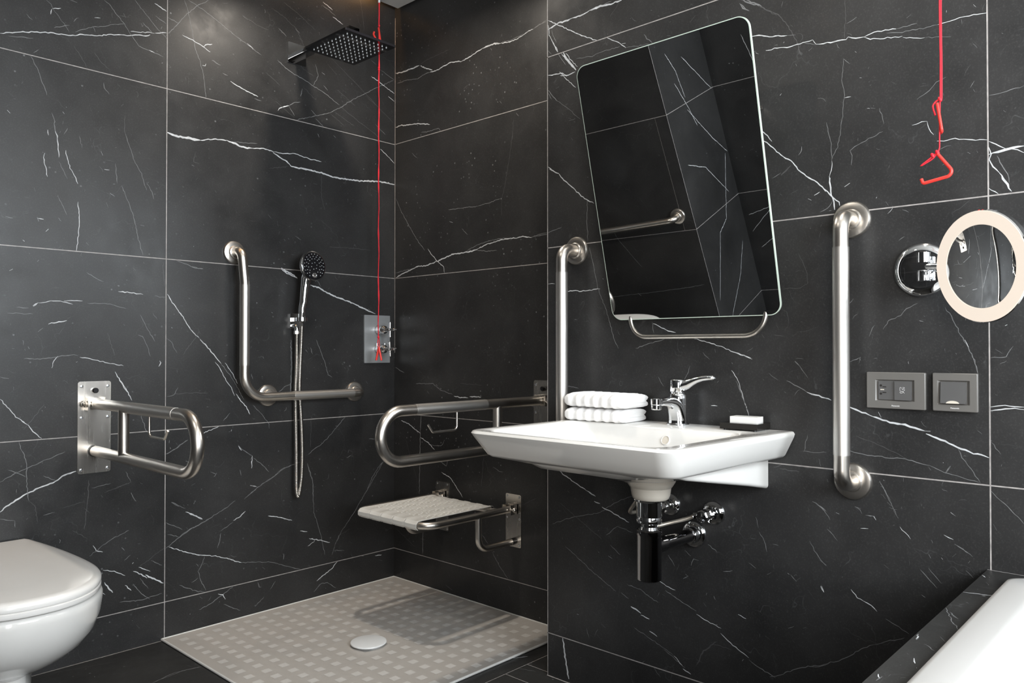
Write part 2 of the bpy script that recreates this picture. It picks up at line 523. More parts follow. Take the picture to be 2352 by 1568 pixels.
'A': '''
57 2 2728,2252 2698,2246 2661,2244 2606,2245 2564,2245
48 2 2558,2242 2523,2224 2479,2204
19 0 2564,2245 2523,2256 2376,2263
28 1 2717,2203 2655,2202 2576,2189 2529,2200 2494,2199
40 2 2494,2199 2443,2196 2398,2204 2365,2207 2333,2202 2295,2195
42 2 2295,2195 2253,2200 2212,2209 2176,2216
68 2 2176,2216 2142,2217 2112,2217 2078,2209
39 2 2078,2209 2035,2202 1993,2202 1957,2209 1929,2217 1907,2216
23 1 2069,2213 2026,2206 1998,2209 1957,2213
32 1 1907,2216 1885,2223 1841,2225
19 1 1907,2217 1876,2225 1837,2232
18 0 2295,2198 2238,2208
45 2 2728,2007 2685,2011 2672,2005 2569,1994 2540,1986 2494,1975
24 1 2552,1952 2499,1946 2437,1948 2426,1933
25 1 1993,1919 1980,1904
24 1 2202,2037 2194,2044
24 1 2081,1984 2071,1972
17 0 2007,1898 2014,1821
23 0 2290,2076 2258,2091
21 1 2132,2205 2124,2193
45 2 2724,1335 2675,1350 2620,1363 2579,1374 2520,1373 2449,1386
27 1 2724,1355 2654,1364 2613,1367
57 2 2449,1386 2405,1396 2356,1407 2296,1409 2237,1411 2203,1417
37 2 2203,1417 2157,1430 2091,1439 2038,1442 1985,1440 1960,1444 1914,1434
24 1 2266,1415 2203,1434 2141,1442 2075,1447 2038,1442
26 1 1914,1434 1875,1438 1838,1439
19 1 1914,1436 1865,1444 1838,1445
28 1 2214,1413 2157,1404 2097,1401
29 2 2507,1445 2481,1417 2446,1387 2405,1359 2402,1335
27 1 2723,1688 2689,1630 2655,1586 2613,1533 2579,1491 2526,1440
25 1 2377,1596 2296,1593 2203,1588
21 1 2203,1588 2146,1593 2078,1602
17 0 2011,1854 2032,1742 2054,1645 2070,1601 2072,1535
23 1 2614,1873 2577,1845
21 1 2296,1508 2260,1480
29 1 2727,935 2664,912
24 1 2584,867 2472,870 2428,846 2351,829
43 2 2342,823 2304,819 2258,819
45 2 2249,824 2183,826
17 0 2304,876 2178,873
38 2 2685,701 2631,689 2589,668 2553,654
33 2 2553,637 2507,621 2462,592
27 1 2437,552 2389,531 2379,560
22 1 2487,609 2418,613 2398,639
41 1 2550,734 2554,661
41 1 2554,661 2558,513 2561,393
37 1 2537,236 2538,137
32 2 2418,502 2365,485 2341,465 2290,414
27 1 2178,281 2143,250
24 1 2122,224 2084,176 2036,135
19 0 2169,590 2182,471
20 1 2118,555 2084,541 2063,541
16 0 1962,428 1891,461
19 0 2652,619 2578,458 2573,391
29 1 1946,810 1903,800
19 0 2722,221 2588,161
43 0 2393,40 2350,24
26 1 2512,839 2497,827
''',
'P': '''
49 2 1563,2019 1548,2022 1527,2027 1491,2026 1467,2027
39 2 1467,2027 1436,2025 1419,2026 1399,2031
57 2 1401,2031 1383,2031 1359,2030
29 2 1563,2048 1530,2026 1491,2003 1450,1976 1409,1952 1373,1933
22 2 1563,2034 1561,2023 1559,2001 1545,1976 1530,1953 1523,1937
32 2 1545,1976 1524,1938
22 1 1548,2013 1540,1988 1529,1969
73 2 1502,1931 1492,1912 1478,1893 1460,1874 1452,1864
24 2 1509,1930 1492,1909 1474,1888
21 2 1492,1926 1471,1898 1446,1873
20 1 1523,1934 1513,1917 1492,1890
32 2 1563,1875 1531,1871 1504,1867 1495,1859
32 2 1513,1862 1481,1856 1455,1860
21 2 1518,1875 1492,1849 1467,1824 1453,1811
24 1 1563,1828 1541,1802 1525,1785
13 1 1525,1785 1488,1758 1457,1729 1435,1710
19 1 1563,1818 1549,1797
16 1 1563,1953 1549,1938
53 2 1400,2031 1361,2031 1329,2027 1284,2026
23 1 1357,2028 1343,2034 1321,2034
25 2 1338,1932 1318,1918 1297,1906 1276,1889 1269,1883
15 1 1452,1898 1391,1891 1332,1894 1290,1893
15 1 1269,1884 1235,1878 1191,1873
24 1 1208,1905 1198,1890 1180,1873
33 1 918,1904 909,1888 892,1877
29 1 900,1907 879,1893 858,1877
15 0 858,1877 819,1842
28 2 1283,1899 1271,1897
21 1 1133,1881 1122,1877
14 0 1061,1897 1045,1911
13 0 1325,1989 1286,2027
26 2 889,1810 859,1804 831,1794 793,1786
15 1 793,1786 771,1781
23 2 848,1763 818,1762 793,1757 768,1757 747,1757 730,1758
17 2 730,1758 721,1744
27 2 722,1745 695,1741 672,1739 652,1737 647,1742
24 2 647,1742 630,1734 611,1732
22 2 611,1732 590,1736 566,1735 543,1731
15 1 543,1731 520,1731 500,1731
19 2 611,1731 598,1723 569,1717 530,1711
15 2 529,1708 485,1695
9 1 485,1695 433,1683
13 1 563,1727 530,1720 495,1717 459,1716
17 2 459,1716 435,1716 416,1719 405,1719 384,1716 366,1714
12 1 750,1755 722,1745
27 2 859,1541 835,1521 810,1494 779,1470 767,1452 752,1438 728,1418 708,1400 701,1388
24 2 862,1565 844,1548 833,1532
14 1 698,1552 690,1515 686,1474 686,1459
12 1 686,1462 673,1489 667,1517 661,1559 656,1607 661,1645 658,1694 644,1678
18 2 686,1459 687,1437 692,1423
33 2 692,1423 690,1387
14 1 642,1441 640,1463 644,1475 634,1484 610,1493 572,1506
13 1 501,1563 476,1577 462,1592 443,1599
15 2 511,1508 491,1512 481,1511
17 2 481,1511 478,1494 468,1479
17 2 462,1464 448,1462 427,1463 402,1456 367,1449
43 0 810,1444 785,1464
31 1 929,1925 902,1904 866,1881
22 1 915,1901 894,1877
19 0 866,1881 815,1844 793,1813 771,1768 759,1729
24 2 812,1642 808,1646
20 2 656,1601 642,1601
12 1 579,1561 570,1523
20 1 598,1565 588,1562
12 1 558,1428 560,1422
17 1 740,1734 731,1739
16 1 651,1774 628,1783
15 1 521,1749 512,1754
13 1 398,1565 390,1578
15 1 392,1560 389,1554
13 1 832,1440 810,1450
30 2 657,1393 645,1400
12 0 654,1831 653,1779 656,1736
14 1 364,1541 339,1542 302,1547
23 2 365,1446 346,1433 335,1425
45 2 365,1418 348,1421 335,1423 322,1425 303,1425
18 2 331,1424 314,1419 303,1411
22 2 365,1434 361,1418 364,1408 357,1392 346,1377
39 2 346,1377 336,1358 325,1336
16 1 350,1413 342,1392 331,1372 329,1354
27 2 710,1402 697,1387 684,1372 670,1359 668,1350
33 2 690,1419 689,1379 681,1362 680,1342
15 1 684,1365 697,1347 714,1341
25 2 728,1383 715,1389
21 2 743,1377 735,1372
18 1 567,1347 561,1337
20 2 587,1357 586,1360
9 0 434,1304 412,1317 399,1328
22 2 366,1349 348,1334
18 2 932,1006 909,998 887,989
15 1 448,1104 432,1077 419,1044 408,1024
15 1 408,1024 393,991 387,962
14 1 574,1059 562,1077 536,1089 525,1104 502,1115
13 1 776,985 759,965 745,945
36 1 777,985 767,975
10 0 806,1162 765,1163 744,1172 747,1203 768,1248
12 1 653,1099 650,1118 638,1131
12 1 604,1043 597,1062 592,1069
12 1 717,1282 713,1293
15 1 540,1256 528,1264
15 1 532,1324 519,1317
12 1 648,984 623,996 626,983
21 2 338,1062 334,1064
11 1 364,996 336,998 324,1020
21 1 798,937 772,924 748,911
31 2 748,911 736,906 719,903 690,894
34 2 653,882 634,874 613,868 597,861
42 2 597,861 576,854 552,849 529,847 509,841 490,836
28 2 490,836 478,836
37 2 487,830 466,823 442,813 419,804 396,796 368,789
13 1 425,803 417,785 401,763 384,735
17 2 411,1034 404,1018
11 1 404,1018 395,993 388,965
16 1 654,781 629,775 608,771 563,771 530,772 500,765 481,762
13 1 481,762 452,749 419,744 386,736
10 0 634,815 602,804 566,790 525,772
20 2 366,894 351,897 339,899 322,897 306,897
23 2 366,886 347,890 330,893 306,892
12 1 366,722 348,704 329,686 308,662
28 2 454,771 453,770
18 2 585,872 579,860
13 1 450,748 440,765
25 0 832,722 797,733 767,731 731,731
27 0 816,720 767,717
22 1 932,1006 912,998 892,991
16 1 932,933 919,907 905,873 892,840
13 1 759,768 731,768 702,770
15 1 755,768 747,807
14 1 729,648 708,633 694,612
12 1 583,717 566,683 548,645
14 1 614,635 595,635 591,628
12 1 638,651 624,648
11 1 440,667 430,659
11 1 364,822 347,798
29 2 1526,642 1490,625 1451,608 1414,592
39 2 1414,592 1380,579
39 2 1385,564 1364,560
28 2 1357,551 1321,540 1292,530 1262,520
13 0 1518,542 1435,498 1357,456
20 1 1327,445 1292,422
15 1 1546,473 1468,504 1362,534 1326,559 1282,584 1238,600
16 1 1495,411 1441,383 1398,357 1347,334 1307,314
17 1 1290,315 1263,303
42 2 1256,282 1239,278 1222,271
37 2 1222,266 1194,261
14 1 1244,225 1192,208 1147,193 1116,180
36 2 1194,228 1169,219
24 2 1116,180 1090,161
35 2 1088,153 1064,145
19 2 1164,375 1146,367 1111,359
18 1 1142,352 1098,335 1047,317
18 2 1047,309 1014,298 975,289
20 2 977,276 942,254 899,233
18 1 899,229 869,216 829,203
17 1 844,201 815,214 786,234 762,248 718,264 702,273
17 1 870,556 857,536 850,509
15 1 879,592 872,565
15 1 898,473 879,463
20 1 969,437 943,445
22 2 928,336 906,330
18 1 1026,344 1018,336
16 1 1063,435 1055,454 1040,453
17 1 1133,451 1113,424
16 1 1013,500 986,485
16 1 1082,473 1063,460
21 1 1087,395 1072,405 1080,409
22 1 1167,330 1162,342
16 1 1268,342 1225,337 1165,313
56 2 1506,130 1500,96 1496,67 1482,11
16 1 1415,182 1404,155
15 1 743,555 727,527 703,502
17 1 790,465 775,451
21 2 717,452 709,439
21 1 736,650 726,648 703,631
35 0 1047,174 1026,217 989,251
14 1 1179,130 1158,109
15 1 1342,471 1302,502 1248,494
15 1 820,530 835,531
15 1 850,453 839,460
15 1 796,333 782,341
14 0 1001,242 946,242
15 1 1147,189 1081,157
30 2 1564,1587 1535,1566 1521,1559
35 2 1558,1579 1534,1565 1521,1560
29 2 1521,1560 1499,1536 1475,1517 1450,1493 1420,1468 1385,1449
18 1 1411,1462 1410,1426 1411,1399 1408,1337
18 1 1402,1319 1391,1279 1383,1244 1371,1198 1337,1119 1313,1048 1298,1017
26 2 1489,1193 1425,1190 1363,1193
19 1 1564,1379 1509,1392
19 2 1564,1219 1536,1218
22 2 1180,1086 1166,1081 1131,1065 1108,1060
20 2 1064,1046 993,1028 932,1005 890,992
17 1 1183,1090 1177,1059
17 1 1238,1017 1195,1029 1138,1043
24 1 1138,1044 1125,1045
14 1 1064,970 1074,944 1086,927
16 2 944,960 928,940 914,899 903,867 897,845
18 1 1492,904 1442,896
17 1 1164,938 1146,912
23 2 1002,866 984,866
13 1 583,715 572,696 560,675
13 1 567,671 558,663
12 1 554,655 544,638
14 2 541,620 519,596
15 2 453,616 435,609
13 1 432,600 417,592 402,582
17 2 440,666 431,660
11 1 437,572 430,580
14 1 701,590 693,584 677,566
14 1 636,651 625,645 622,637
16 2 611,635 597,635 591,627
18 2 625,603 608,605
12 1 361,653 355,641
11 1 448,749 439,765
15 1 719,514 703,504
18 2 647,459 633,443 619,438
24 2 619,438 602,432 590,421
15 1 572,409 551,400 523,387
19 2 715,453 709,439
14 1 500,533 481,514 467,499
12 1 483,539 473,527 458,511
16 1 744,254 716,263 694,278 669,291 648,308 626,326 598,344
14 1 598,344 569,360 533,376
12 1 433,600 417,592 399,579
16 1 617,317 612,311
12 1 412,548 398,535
''',
'F': '''
27 1 980,2408 1057,2433 1139,2418
22 1 1009,2414 1083,2429 1133,2415
19 0 797,2712 864,2689 959,2662
34 1 1864,1665 1875,1658
18 1 1819,1668 1837,1610
19 0 1753,1759 1860,1705
29 2 1861,1735 1910,1708
''',
}
def vein_strips(bm, put, key, seed):
    """veins as hair-thin inlaid ribbons in the slab's own mesh; put(u, v) gives a point on the slab face"""
    rnd = random.Random(seed)
    for line in VEINS.get(key, '').strip().split('\n'):
        if not line.strip(): continue
        t = line.split(); w = int(t[0]) * .88e-4; s = int(t[1])
        ribbon(bm, put, [tuple(float(q) / 1000 for q in p.split(',')) for p in t[2:]], w, s, rnd)
LEVEL = [0]
def ribbon(bm, put0, pts, w, s, rnd, jit=.22):
    LEVEL[0] = (LEVEL[0] + 1) % 400; e = LEVEL[0] * 4e-7  # never two ribbons on the very same level
    a0 = Vector(put0(0, 0)); nn = (Vector(put0(1, 0)) - a0).cross(Vector(put0(0, 1)) - a0).normalized() * e
    put = lambda u, v: Vector(put0(u, v)) + nn
    P = []
    for a, c in zip(pts, pts[1:]):
        L_ = math.dist(a, c); n = max(1, min(14, int(L_ / .007)))
        for i in range(n):
            t = i / n; nx, ny = -(c[1] - a[1]) / (L_ + 1e-9), (c[0] - a[0]) / (L_ + 1e-9)
            j = rnd.uniform(-1, 1) * min(.0016, L_ * .05) if (i or P) else 0
            P.append((a[0] + (c[0] - a[0]) * t + nx * j, a[1] + (c[1] - a[1]) * t + ny * j))
    P.append(pts[-1])
    tot = sum(math.dist(a, c) for a, c in zip(P, P[1:])); run = 0; prev = None
    mid = rnd.uniform(.3, .7)
    for i, p in enumerate(P):
        if i: run += math.dist(P[i - 1], p)
        a, c = P[max(0, i - 1)], P[min(len(P) - 1, i + 1)]
        L_ = math.dist(a, c) + 1e-9; nx, ny = -(c[1] - a[1]) / L_, (c[0] - a[0]) / L_
        end = min(1, .35 + min(run, tot - run) / (.012 + w * 2))
        h1 = w * .5 * end * (1 + rnd.uniform(-jit, jit) * 1.6); h2 = w * .5 * end * (1 + rnd.uniform(-jit, jit) * 1.6)
        cur = (bm.verts.new(put(p[0] + nx * h1, p[1] + ny * h1)), bm.verts.new(put(p[0] - nx * h2, p[1] - ny * h2)))
        if prev:
            f = bm.faces.new((prev[0], prev[1], cur[1], cur[0])); f.material_index = 1 + s
        prev = cur
def scatter(bm, put, u0, u1, v0, v1, n, seed, lean):
    """short random ticks and chips, so that the slabs are as lively as the real stone"""
    rnd = random.Random(seed)
    centres = [(rnd.uniform(u0, u1), rnd.uniform(v0, v1)) for _ in range(int(n / 9) + 1)]
    for k in range(n):
        if rnd.random() < .6:
            c = rnd.choice(centres); u, v = c[0] + rnd.gauss(0, .05), c[1] + rnd.gauss(0, .05)
        else: u, v = rnd.uniform(u0, u1), rnd.uniform(v0, v1)
        if not (u0 + .01 < u < u1 - .01 and v0 + .01 < v < v1 - .01): continue
        a = rnd.gauss(lean, .5) if rnd.random() < .62 else rnd.uniform(0, PI)
        L_ = min(.05, rnd.expovariate(1 / .0055) + .0018); s = rnd.choices((0, 1, 2), (5, 5, .9))[0]
        w = rnd.uniform(.0005, .0011) * (1.3 if L_ < .008 else .9)
        pts = [(u, v)]
        for q in range(3):
            a += rnd.gauss(0, .28); u += math.cos(a) * L_ / 3; v += math.sin(a) * L_ / 3; pts.append((u, v))
        if all(u0 < p[0] < u1 and v0 < p[1] < v1 for p in pts): ribbon(bm, put, pts, w, s, rnd)
def joints(bm, put, hs, vs, u0, u1, v0, v1, w=.0028, gi=4):
    """grout joints: horizontal ones at heights hs, upright ones at vs"""
    def quad(a, c, e, g):
        f = bm.faces.new([bm.verts.new(put(*q)) for q in (a, c, e, g)]); f.material_index = gi
    for h in hs:
        ends = [u0] + sorted(v for v in vs if u0 < v < u1 and v0 < h < v1) + [u1]
        for i, (p, q) in enumerate(zip(ends, ends[1:])):
            p += w / 2 if i else 0; q -= w / 2 if i < len(ends) - 2 else 0
            quad((p, h - w / 2), (q, h - w / 2), (q, h + w / 2), (p, h + w / 2))
    for v in vs: quad((v - w / 2, v0), (v + w / 2, v0), (v + w / 2, v1), (v - w / 2, v1))
MARB = ['marble', 'vein0', 'vein1', 'vein2', 'grout']
ROWS = [.132, .732, 1.332, 1.932]
H = 2.62
# long wall behind toilet and shower (faces -y)
bm = B(); add_box(bm, ((XA + .1 - .6) / 2, YL + .06, H / 2), (XA + .1 + .6, .12, H))
put = lambda u, v: (u, YL - .0003, v)
vein_strips(bm, put, 'L', 1)
put = lambda u, v: (u, YL - .0002, v)
scatter(bm, put, .35, 2.15, .02, 2.5, 1500, 11, -.75)
put = lambda u, v: (u, YL - .0004, v)
joints(bm, put, ROWS, [1.153], .03, XA, 0, 2.55)
structure('wall_left', bm, MARB)
# shower end wall (faces -x)
bm = B(); add_box(bm, (XA + .06, (1.5 + YL) / 2, H / 2), (.12, YL - 1.5, H))
put = lambda u, v: (XA - .0003, u, v)
vein_strips(bm, put, 'A', 2)
scatter(bm, lambda u, v: (XA - .0002, u, v), 1.6, YL - .02, .02, 2.5, 420, 12, .6)
joints(bm, lambda u, v: (XA - .0004, u, v), ROWS, [], 1.58, YL, 0, 2.55)
joints(bm, lambda u, v: (XA - .0004, u, v), [], [YL - .0035], 0, 1, 1.0, 2.5, .004)
structure('wall_back', bm, MARB)
# basin wall (faces -x), standing proud of the shower wall; its end faces the shower
bm = B(); add_box(bm, ((XP + XA) / 2 + .06, (1.567 - 1.5) / 2, H / 2), (XA - XP + .12, 1.567 + 1.5, H))
vein_strips(bm, lambda u, v: (XP - .0003, u, v), 'P', 3)
scatter(bm, lambda u, v: (XP - .0002, u, v), .05, 1.56, .02, 2.3, 1000, 13, .7)
joints(bm, lambda u, v: (XP - .0004, u, v), ROWS, [.366, -.834], -1.5, 1.567, 0, 2.55)
joints(bm, lambda u, v: (XP - .0004, u, v), [], [1.5655], 0, 1, 0, 2.55, .003)
structure('wall_right', bm, MARB)
# blunt corner beside the toilet: side face (faces +x), then a face towards the window (faces -y)
bm = B(); add_box(bm, (-.235, (2.012 + YL) / 2, H / 2), (.53, YL - 2.012, H))
scatter(bm, lambda u, v: (.0302, u, v), 2.05, 2.7, .02, 2.4, 90, 14, .7)
joints(bm, lambda u, v: (.0304, u, v), ROWS, [], 2.012, YL, 0, 2.5)
joints(bm, lambda u, v: (.0304, u, v), [], [2.078], 0, 1, .732, 1.332, .0012)
joints(bm, lambda u, v: (u, 2.0116, v), ROWS, [.0285], -.5, .03, 0, 2.5)
scatter(bm, lambda u, v: (u, 2.0118, v), -.48, .02, .02, 2.4, 260, 15, 1.0)
rnd = random.Random(5)
for pts in ([(-.02, .30), (-.20, .62), (-.30, .66), (-.46, .98)], [(-.05, 1.05), (-.22, .98), (-.40, .78)], [(-.10, 1.60), (-.16, 1.50), (-.19, 1.36)], [(-.12, 1.45), (-.20, 1.30), (-.24, 1.2)],
            [(-.02, .09), (-.15, .20), (-.30, .32), (-.42, .48)], [(-.18, 1.30), (-.36, 1.1), (-.49, .98)], [(-.25, 1.55), (-.48, 1.33)]):
    ribbon(bm, lambda u, v: (u, 2.0117, v), pts, .0032, 2, rnd)
for pts in ([(2.05, .42), (2.2, .405), (2.45, .39), (2.72, .375)], [(2.4, .55), (2.5, .72), (2.52, .8)]):
    ribbon(bm, lambda u, v: (.0303, u, v), pts, .002, 1, rnd)
structure('wall_side', bm, MARB)
# far wall behind the camera (faces +x)
DY0, DY1, DH = -1.15, -.25, 2.05  # unseen doorway, added to let fill light in from behind
bm = B(); add_box(bm, (-.56, (DY1 + 2.012) / 2, H / 2), (.12, 2.012 - DY1, H)); add_box(bm, (-.56, (-1.5 + DY0) / 2, H / 2), (.12, DY0 + 1.5, H)); add_box(bm, (-.56, (DY0 + DY1) / 2, (DH + H) / 2), (.12, DY1 - DY0, H - DH))
scatter(bm, lambda u, v: (-.4998, u, v), -.3, 2.0, .02, 2.4, 240, 16, .6)
joints(bm, lambda u, v: (-.4996, u, v), ROWS, [.9], DY1, 2.012, 0, 2.5)
for pts in ([(1.98, .60), (1.86, .63), (1.70, .70)], [(1.95, .40), (1.82, .48), (1.66, .55)], [(1.80, 1.55), (1.74, 1.30), (1.76, 1.05)], [(1.98, .5), (1.6, .85)]):
    ribbon(bm, lambda u, v: (-.4997, u, v), pts, .0024, 2, rnd)
structure('wall_rear', bm, MARB)
bm = B()
for yy in (DY0 + .02, DY1 - .02): add_box(bm, (-.56, yy, DH / 2), (.14, .04, DH))
add_box(bm, (-.56, (DY0 + DY1) / 2, DH - .02), (.14, DY1 - DY0 - .08, .04))
structure('added_door_1', bm, ['white_plastic'])  # frame of the added doorway, invented to hold the fill light
# window wall (faces +y) with one wide window
WX0, WX1, WZ0, WZ1, WY = .1, 1.5, 1.0, 2.25, -1.4
bm = B()
add_box(bm, ((-.62 + WX0) / 2, WY - .06, H / 2), (WX0 + .62, .12, H)); add_box(bm, ((WX1 + XA) / 2, WY - .06, H / 2), (XA - WX1, .12, H))
add_box(bm, ((WX0 + WX1) / 2, WY - .06, WZ0 / 2), (WX1 - WX0, .12, WZ0)); add_box(bm, ((WX0 + WX1) / 2, WY - .06, (WZ1 + H) / 2), (WX1 - WX0, .12, H - WZ1))
structure('wall_front', bm, ['marble'])
bm = B()
for cx in (WX0 + .025, (WX0 + WX1) / 2, WX1 - .025): add_box(bm, (cx, WY - .05, (WZ0 + WZ1) / 2), (.05, .06, WZ1 - WZ0))
for cz in (WZ0 + .025, WZ1 - .025): add_box(bm, ((WX0 + WX1) / 2, WY - .05, cz), (WX1 - WX0, .058, .05))
win = structure('window_1', bm, ['white_plastic'])
bm = B(); add_box(bm, ((WX0 + WX1) / 2, WY - .06, (WZ0 + WZ1) / 2), (WX1 - WX0 - .06, .008, WZ1 - WZ0 - .06)); obj('pane', bm, 'pane', win, 0)
# floor: dark tiles with thin joints
bm = B(); add_box(bm, (.8, .65, -.06), (3.0, 4.3, .12))
vein_strips(bm, lambda u, v: (u, v, .0003), 'F', 4)
scatter(bm, lambda u, v: (u, v, .0002), .3, 1.84, 1.3, 2.7, 330, 17, .1)
def fq(x0, x1, y0, y1):
    f = bm.faces.new([bm.verts.new(p) for p in ((x0, y0, .0004), (x1, y0, .0004), (x1, y1, .0004), (x0, y1, .0004))]); f.material_index = 4
fq(1.147, XA, 1.6655, 1.6677)
for xx in (1.759, 1.861): fq(xx - .0012, xx + .0012, .4, 1.667)
for yy in (.9,): fq(.03, XP, yy - .001, yy + .001)
fq(1.8405, 1.8455, .38, 1.567); fq(.03, 1.147, YL - .006, YL - .001)
structure('floor', bm, ['marble_floor', 'vein0', 'vein1', 'vein2', 'grout'])
# ceiling panel with a shadow gap along the tiled walls and the slab above it
bm = B(); add_box(bm, ((-.6 + XA - .012) / 2, (-1.5 + YL - .036) / 2, CEIL + .012), (XA - .012 + .6, YL - .036 + 1.5, .024))
add_box(bm, (.8, .65, H + .02), (3.1, 4.4, .04), 1)
structure('ceiling', bm, ['paint', 'void'])
bm = B(); add_box(bm, (1.05, YL - .030, CEIL + .050), (2.0, .010, .010))
tag(obj('cove_light_strip', bm, 'led', origin=(1.05, YL - .030, CEIL + .050)), 'warm glowing light strip in the gap along the ceiling edge', 'light')
# ------------------------------------------------------------------ shower tray
TX0, TX1, TY0, TY1 = 1.147, XA - .001, 1.737, YL - .001
tray = thing('shower_tray', 'flat beige shower tray with rows of pale anti-slip squares', 'shower tray', ((TX0 + TX1) / 2, (TY0 + TY1) / 2, 0))
DX, DY, DR = 1.607, 2.168, .0615
bm = B()
cx = (TX0 + TX1) / 2; cy = (TY0 + TY1) / 2
out0 = [(x, y, .0005) for x, y in rrect(TX0, TX1, TY0, TY1, .004, 8)]
out1 = [(x, y, .0060) for x, y in rrect(TX0, TX1, TY0, TY1, .004, 8)]
inn = [(x, y, .0060) for x, y in rrect(TX0 + .006, TX1 - .006, TY0 + .006, TY1 - .006, .004, 8)]
n = len(inn)
def ring_at(k, z, r=None):
    res = []
    for (x, y, _) in inn:
        if r is None: res.append((DX + (x - DX) * k, DY + (y - DY) * k, z))
        else:
            a = math.atan2(y - DY, x - DX); res.append((DX + r * math.cos(a), DY + r * math.sin(a), z))
    return res
loft(bm, [out0, out1, inn, ring_at(.97, .0045), ring_at(.5, .0042), ring_at(0, .0040, .085), ring_at(0, .0030, DR + .006), ring_at(0, -.012, DR + .003)], True, True)
px_, py_ = .0598, .0565
for i in range(-12, 8):
    for j in range(-3, 18):
        x, y = 1.7958 + i * px_, 1.7728 + j * py_
        if x < TX0 + .03 or x > TX1 - .03 or y < TY0 + .02 or y > TY1 - .025 or math.hypot(x - DX, y - DY) < .082: continue
        h = .0138
        f = bm.faces.new([bm.verts.new((x + a, y + c, .0049)) for a, c in ((-h, -h), (h, -h), (h, h), (-h, h))]); f.material_index = 1
obj('tray_basin', bm, ['tray', 'tray_dot'], tray, 30)
bm = B(); q = [(TX0 - .003, TY0 - .003), (TX1, TY0 - .003), (TX1, TY1), (TX0 - .003, TY1)]
for a, c in zip(q, q[1:] + q[:1]): add_tube(bm, [(a[0], a[1], .0045), (c[0], c[1], .0045)], .004, 8)
obj('sealant_bead', bm, 'tray_rim', tray)
bm = B(); add_lathe(bm, (DX, DY, .004), (0, 0, 1), [(0, DR - .012), (.003, DR - .010), (.006, DR - .002), (.009, DR), (.0115, DR - .001), (.0125, DR - .004)], 56)
dr = tag(obj('drain_cover', bm, 'white_plastic', origin=(DX, DY, .004)), 'round pale drain cover in the middle of the shower tray', 'drain cover')
# ------------------------------------------------------------------ grab bars
TR = .0172
def flange(bm, o, ax, r=.0425): add_lathe(bm, o, ax, [(0, r), (.004, r), (.0085, r - .003), (.0105, r - .010), (.0105, .024), (.013, .0235), (.015, .0215), (.0155, TR)], 48)
# L-shaped bar on the long wall
lb = thing('grab_bar', 'L-shaped brushed steel grab bar on the wall beside the hand shower', 'grab bar', (1.415, YL, .836))
d = YL - .060
path = fillet([(1.4005, YL - .006, 1.378), (1.4005, d, 1.378), (1.4175, d, 1.30)], [.045], 10)[:-1]
path = fillet([(1.405, YL - .004, 1.379), (1.405, d, 1.379), (1.417, d, 1.26), (1.417, d, .834), (1.949, d, .834), (1.949, YL - .004, .834)], [.05, .3, .085, .035], 12)
bm = B(); add_tube(bm, path, TR, 24); obj('bar', bm, 'steel', lb)
bm = B(); add_tube(bm, [(1.417, d, 1.255), (1.417, d, .955)], TR + .0006, 24); obj('grip_sleeve', bm, 'grip', lb)
bm = B(); add_tube(bm, [(1.62, d, .834), (1.90, d, .834)], TR + .0006, 24); obj('grip_sleeve', bm, 'grip', lb)
for fx, fz in ((1.4035, 1.378), (1.5437, .8365), (1.949, .8355)):
    bm = B(); flange(bm, (fx, YL, fz), (0, -1, 0)); obj('flange', bm, 'steel', lb)
bm = B(); add_tube(bm, [(1.5437, YL - .005, .8355), (1.5437, d, .8345)], .0135, 18); obj('support_stub', bm, 'steel', lb)
# two upright bars either side of the basin
vb = thing('grab_bar', 'upright brushed steel grab bar right of the basin, nearer the lit mirror', 'grab bar', (XP, .6407, 1.0115), ON_X, 'upright grab bars beside the basin', world=False)
bm = B(); add_tube(bm, fillet([(0, .004, .302), (0, .072, .302), (0, .072, -.302), (0, .004, -.302)], [.045, .045], 12), TR, 26); obj('bar', bm, 'steel', vb)
bm = B(); add_tube(bm, [(0, .072, .232), (0, .072, -.235)], TR + .0006, 26); obj('grip_sleeve', bm, 'grip', vb)
for s in (1, -1):
    bm = B(); flange(bm, (0, 0, .302 * s), (0, 1, 0)); obj('flange', bm, 'steel', vb)
copy_thing(vb, (XP, 1.4497, 1.0105), ON_X, 'upright brushed steel grab bar left of the mirror, its foot hidden behind the basin')
# plain level bar on the side wall left of the toilet, seen in the tilted mirror
sb = thing('grab_bar', 'level steel grab bar seen only as a reflection in the tilted mirror', 'grab bar', (.03, 2.35, .815))
bm = B(); add_tube(bm, fillet([(.034, 2.095, .815), (.09, 2.095, .815), (.09, 2.655, .80), (.034, 2.655, .80)], [.045, .045], 12), TR, 22); obj('bar', bm, 'steel', sb)
for yy, zz in ((2.095, .815), (2.655, .80)):
    bm = B(); flange(bm, (.03, yy, zz), (1, 0, 0)); obj('flange', bm, 'steel', sb)
# fold-up support rails: own frame x along the wall, y out of the wall, z up from the plate's foot
fr = thing('support_rail', 'fold-up steel support rail beside the toilet', 'support rail', (.921, YL, .610), ON_LONG, 'fold-up support rails', world=False)
bm = B(); loft(bm, [[(x, y_, z + .15) for x, z in rrect(-.0505, .0505, -.15, .15, .008, 5)] for y_ in (0, .004)]); bevel_all(bm, .0008, 1); wp = obj('wall_plate', bm, 'plate', fr, 30)
for sx in (-.040, .040):
    for sz in (.013, .182, .284):
        bm = B(); add_lathe(bm, (sx, .004, sz), (0, 1, 0), [(0, .0052), (.0012, .0050), (.0022, .0035), (.0023, .0018), (.001, .0016)], 18); obj('screw', bm, 'screw', wp)
bm = B(); add_lathe(bm, (.0, .004, .270), (0, 1, 0), [(0, .0088), (.012, .0088), (.014, .0075)], 20); obj('stop_pin', bm, 'black_plastic', wp)
ZT, ZQ, R0 = .227, .072, .0775
